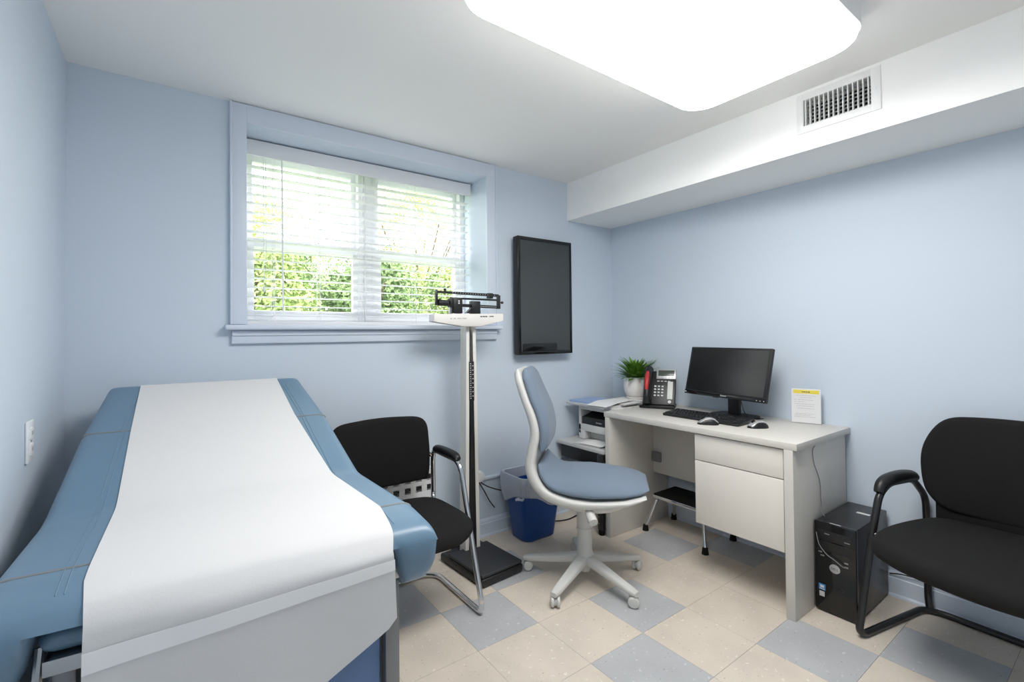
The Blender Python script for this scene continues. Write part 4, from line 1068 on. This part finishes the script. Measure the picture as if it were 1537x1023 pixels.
# ------------------------------------------------------------------ waste bin
wb = thing('waste_bin', 'blue plastic waste bin with a clear white liner, below the wall screen', 'waste bin', (1.835, 2.245, 0))
bc0 = V((1.835, 2.238, 0))
def bring(z, inset=0): 
    t = z/.385; return [(bc0+V((p, q, z))) for p, q in rrect(.235+.085*t-2*inset, .165+.080*t-2*inset, .045, 6)]
b = BM(); loft(b, [[bc0+(p-bc0)*.0+V((0, 0, .0)) for p in bring(0)]] if False else [bring(.0, .006), bring(.006), bring(.20), bring(.372), bring(.374, -.006), bring(.385, -.006), bring(.385, .003), bring(.2, .004), bring(.012, .004)], True, True)
part('bin', b, M['bin_blue'], wb)
knot = V((1.690, 2.150, .268)); b = BM(); grid = []; rnd = random.Random(2)
N = 140; ol0 = rrect(1, 1, .2, 6)
def rim_pt(k, off, z):
    r = bring(max(0, min(.385, z)), -off); f = k/N*len(r); i = int(f) % len(r); t = f-int(f); return r[i].lerp(r[(i+1) % len(r)], t)
for j in range(15):
    v = j/14; row = []
    for k in range(N+1):
        p0 = rim_pt(k % N, .0, .385); a = math.atan2(p0.y-bc0.y, p0.x-bc0.x); da = abs((a-(-2.55)+pi) % (2*pi)-pi)
        drop = .110+.090*sm(0, 1.7, da)*(1 if True else 0)
        wr = noise.noise(V((k % N*.55, v*1.2, 3)))*.006*v+.003*sin((k % N)*1.9)*v*math.exp(-(da/.9)**2)
        z = .392-drop*v if v > .08 else .385+.007*math.sin(pi*min(1, v/.08))*1
        z = .392-drop*v
        off = .009+.010*sin(pi*v)+wr
        q = rim_pt(k % N, off, min(.385, z)); q.z = z
        pull = math.exp(-(da/.22)**2)*v
        q = q.lerp(V((knot.x, knot.y, q.z*.4+knot.z*.6)), pull*.5)
        row.append(q)
    grid.append(row)
inn = []
for j in range(3):
    inn.append([rim_pt(k % N, -.006-.002*j, .385)+V((0, 0, (.006, -.03, -.10)[j])) for k in range(N+1)])
sheet(b, inn[::-1]+grid, .0006)
lin = part('liner', b, M['liner'], wb, ang=80)
b = BM(); tube(b, spline([knot+V((.005, .004, .005)), knot+V((-.012, -.004, 0)), knot+V((-.030, .006, .006)), knot+V((-.045, .015, .002))], 5), lambda k: .006+.004*abs(sin(k*7)), 9); part('liner_knot', b, M['liner'], lin)

# ------------------------------------------------------------------ camera and daylight
f_, cy_, yaw, Hh, roll, pitch, cx_ = 698.6062, 492.5337, .6121, 1.2326, -.01, .0132, 744.6468
X_ = V((cos(yaw), -sin(yaw), 0)); F0 = V((sin(yaw), cos(yaw), 0)); Z_ = V((0, 0, 1))
Fw = F0*cos(pitch)+Z_*sin(pitch); U_ = Z_*cos(pitch)-F0*sin(pitch)
Rv = X_*cos(roll)+U_*sin(roll); Up = U_*cos(roll)-X_*sin(roll)
cd = bpy.data.cameras.new('camera'); cam = bpy.data.objects.new('camera', cd); COL.objects.link(cam)
cam.matrix_world = Matrix.Translation((0, 0, Hh)) @ Matrix((Rv, Up, -Fw)).transposed().to_4x4()
cd.sensor_width = 36; cd.sensor_fit = 'HORIZONTAL'; cd.lens = f_*36/1537
cd.shift_x = (768.5-cx_)/1537; cd.shift_y = -(511.5-cy_)/1537
cd.clip_start = .02; scene.camera = cam
w = bpy.data.worlds.new('sky'); scene.world = w; w.use_nodes = True
w.node_tree.nodes['Background'].inputs[0].default_value = (.97, .985, 1, 1); w.node_tree.nodes['Background'].inputs[1].default_value = 2.9
scene.view_settings.view_transform = 'Standard'; scene.view_settings.look = 'None'; scene.view_settings.gamma = 1; scene.view_settings.exposure = 1.33
scene.cycles.max_bounces = 10; scene.cycles.diffuse_bounces = 6; scene.cycles.transparent_max_bounces = 24; scene.cycles.use_denoising = True
for o in scene.objects:
    if '_w' in o: del o['_w']
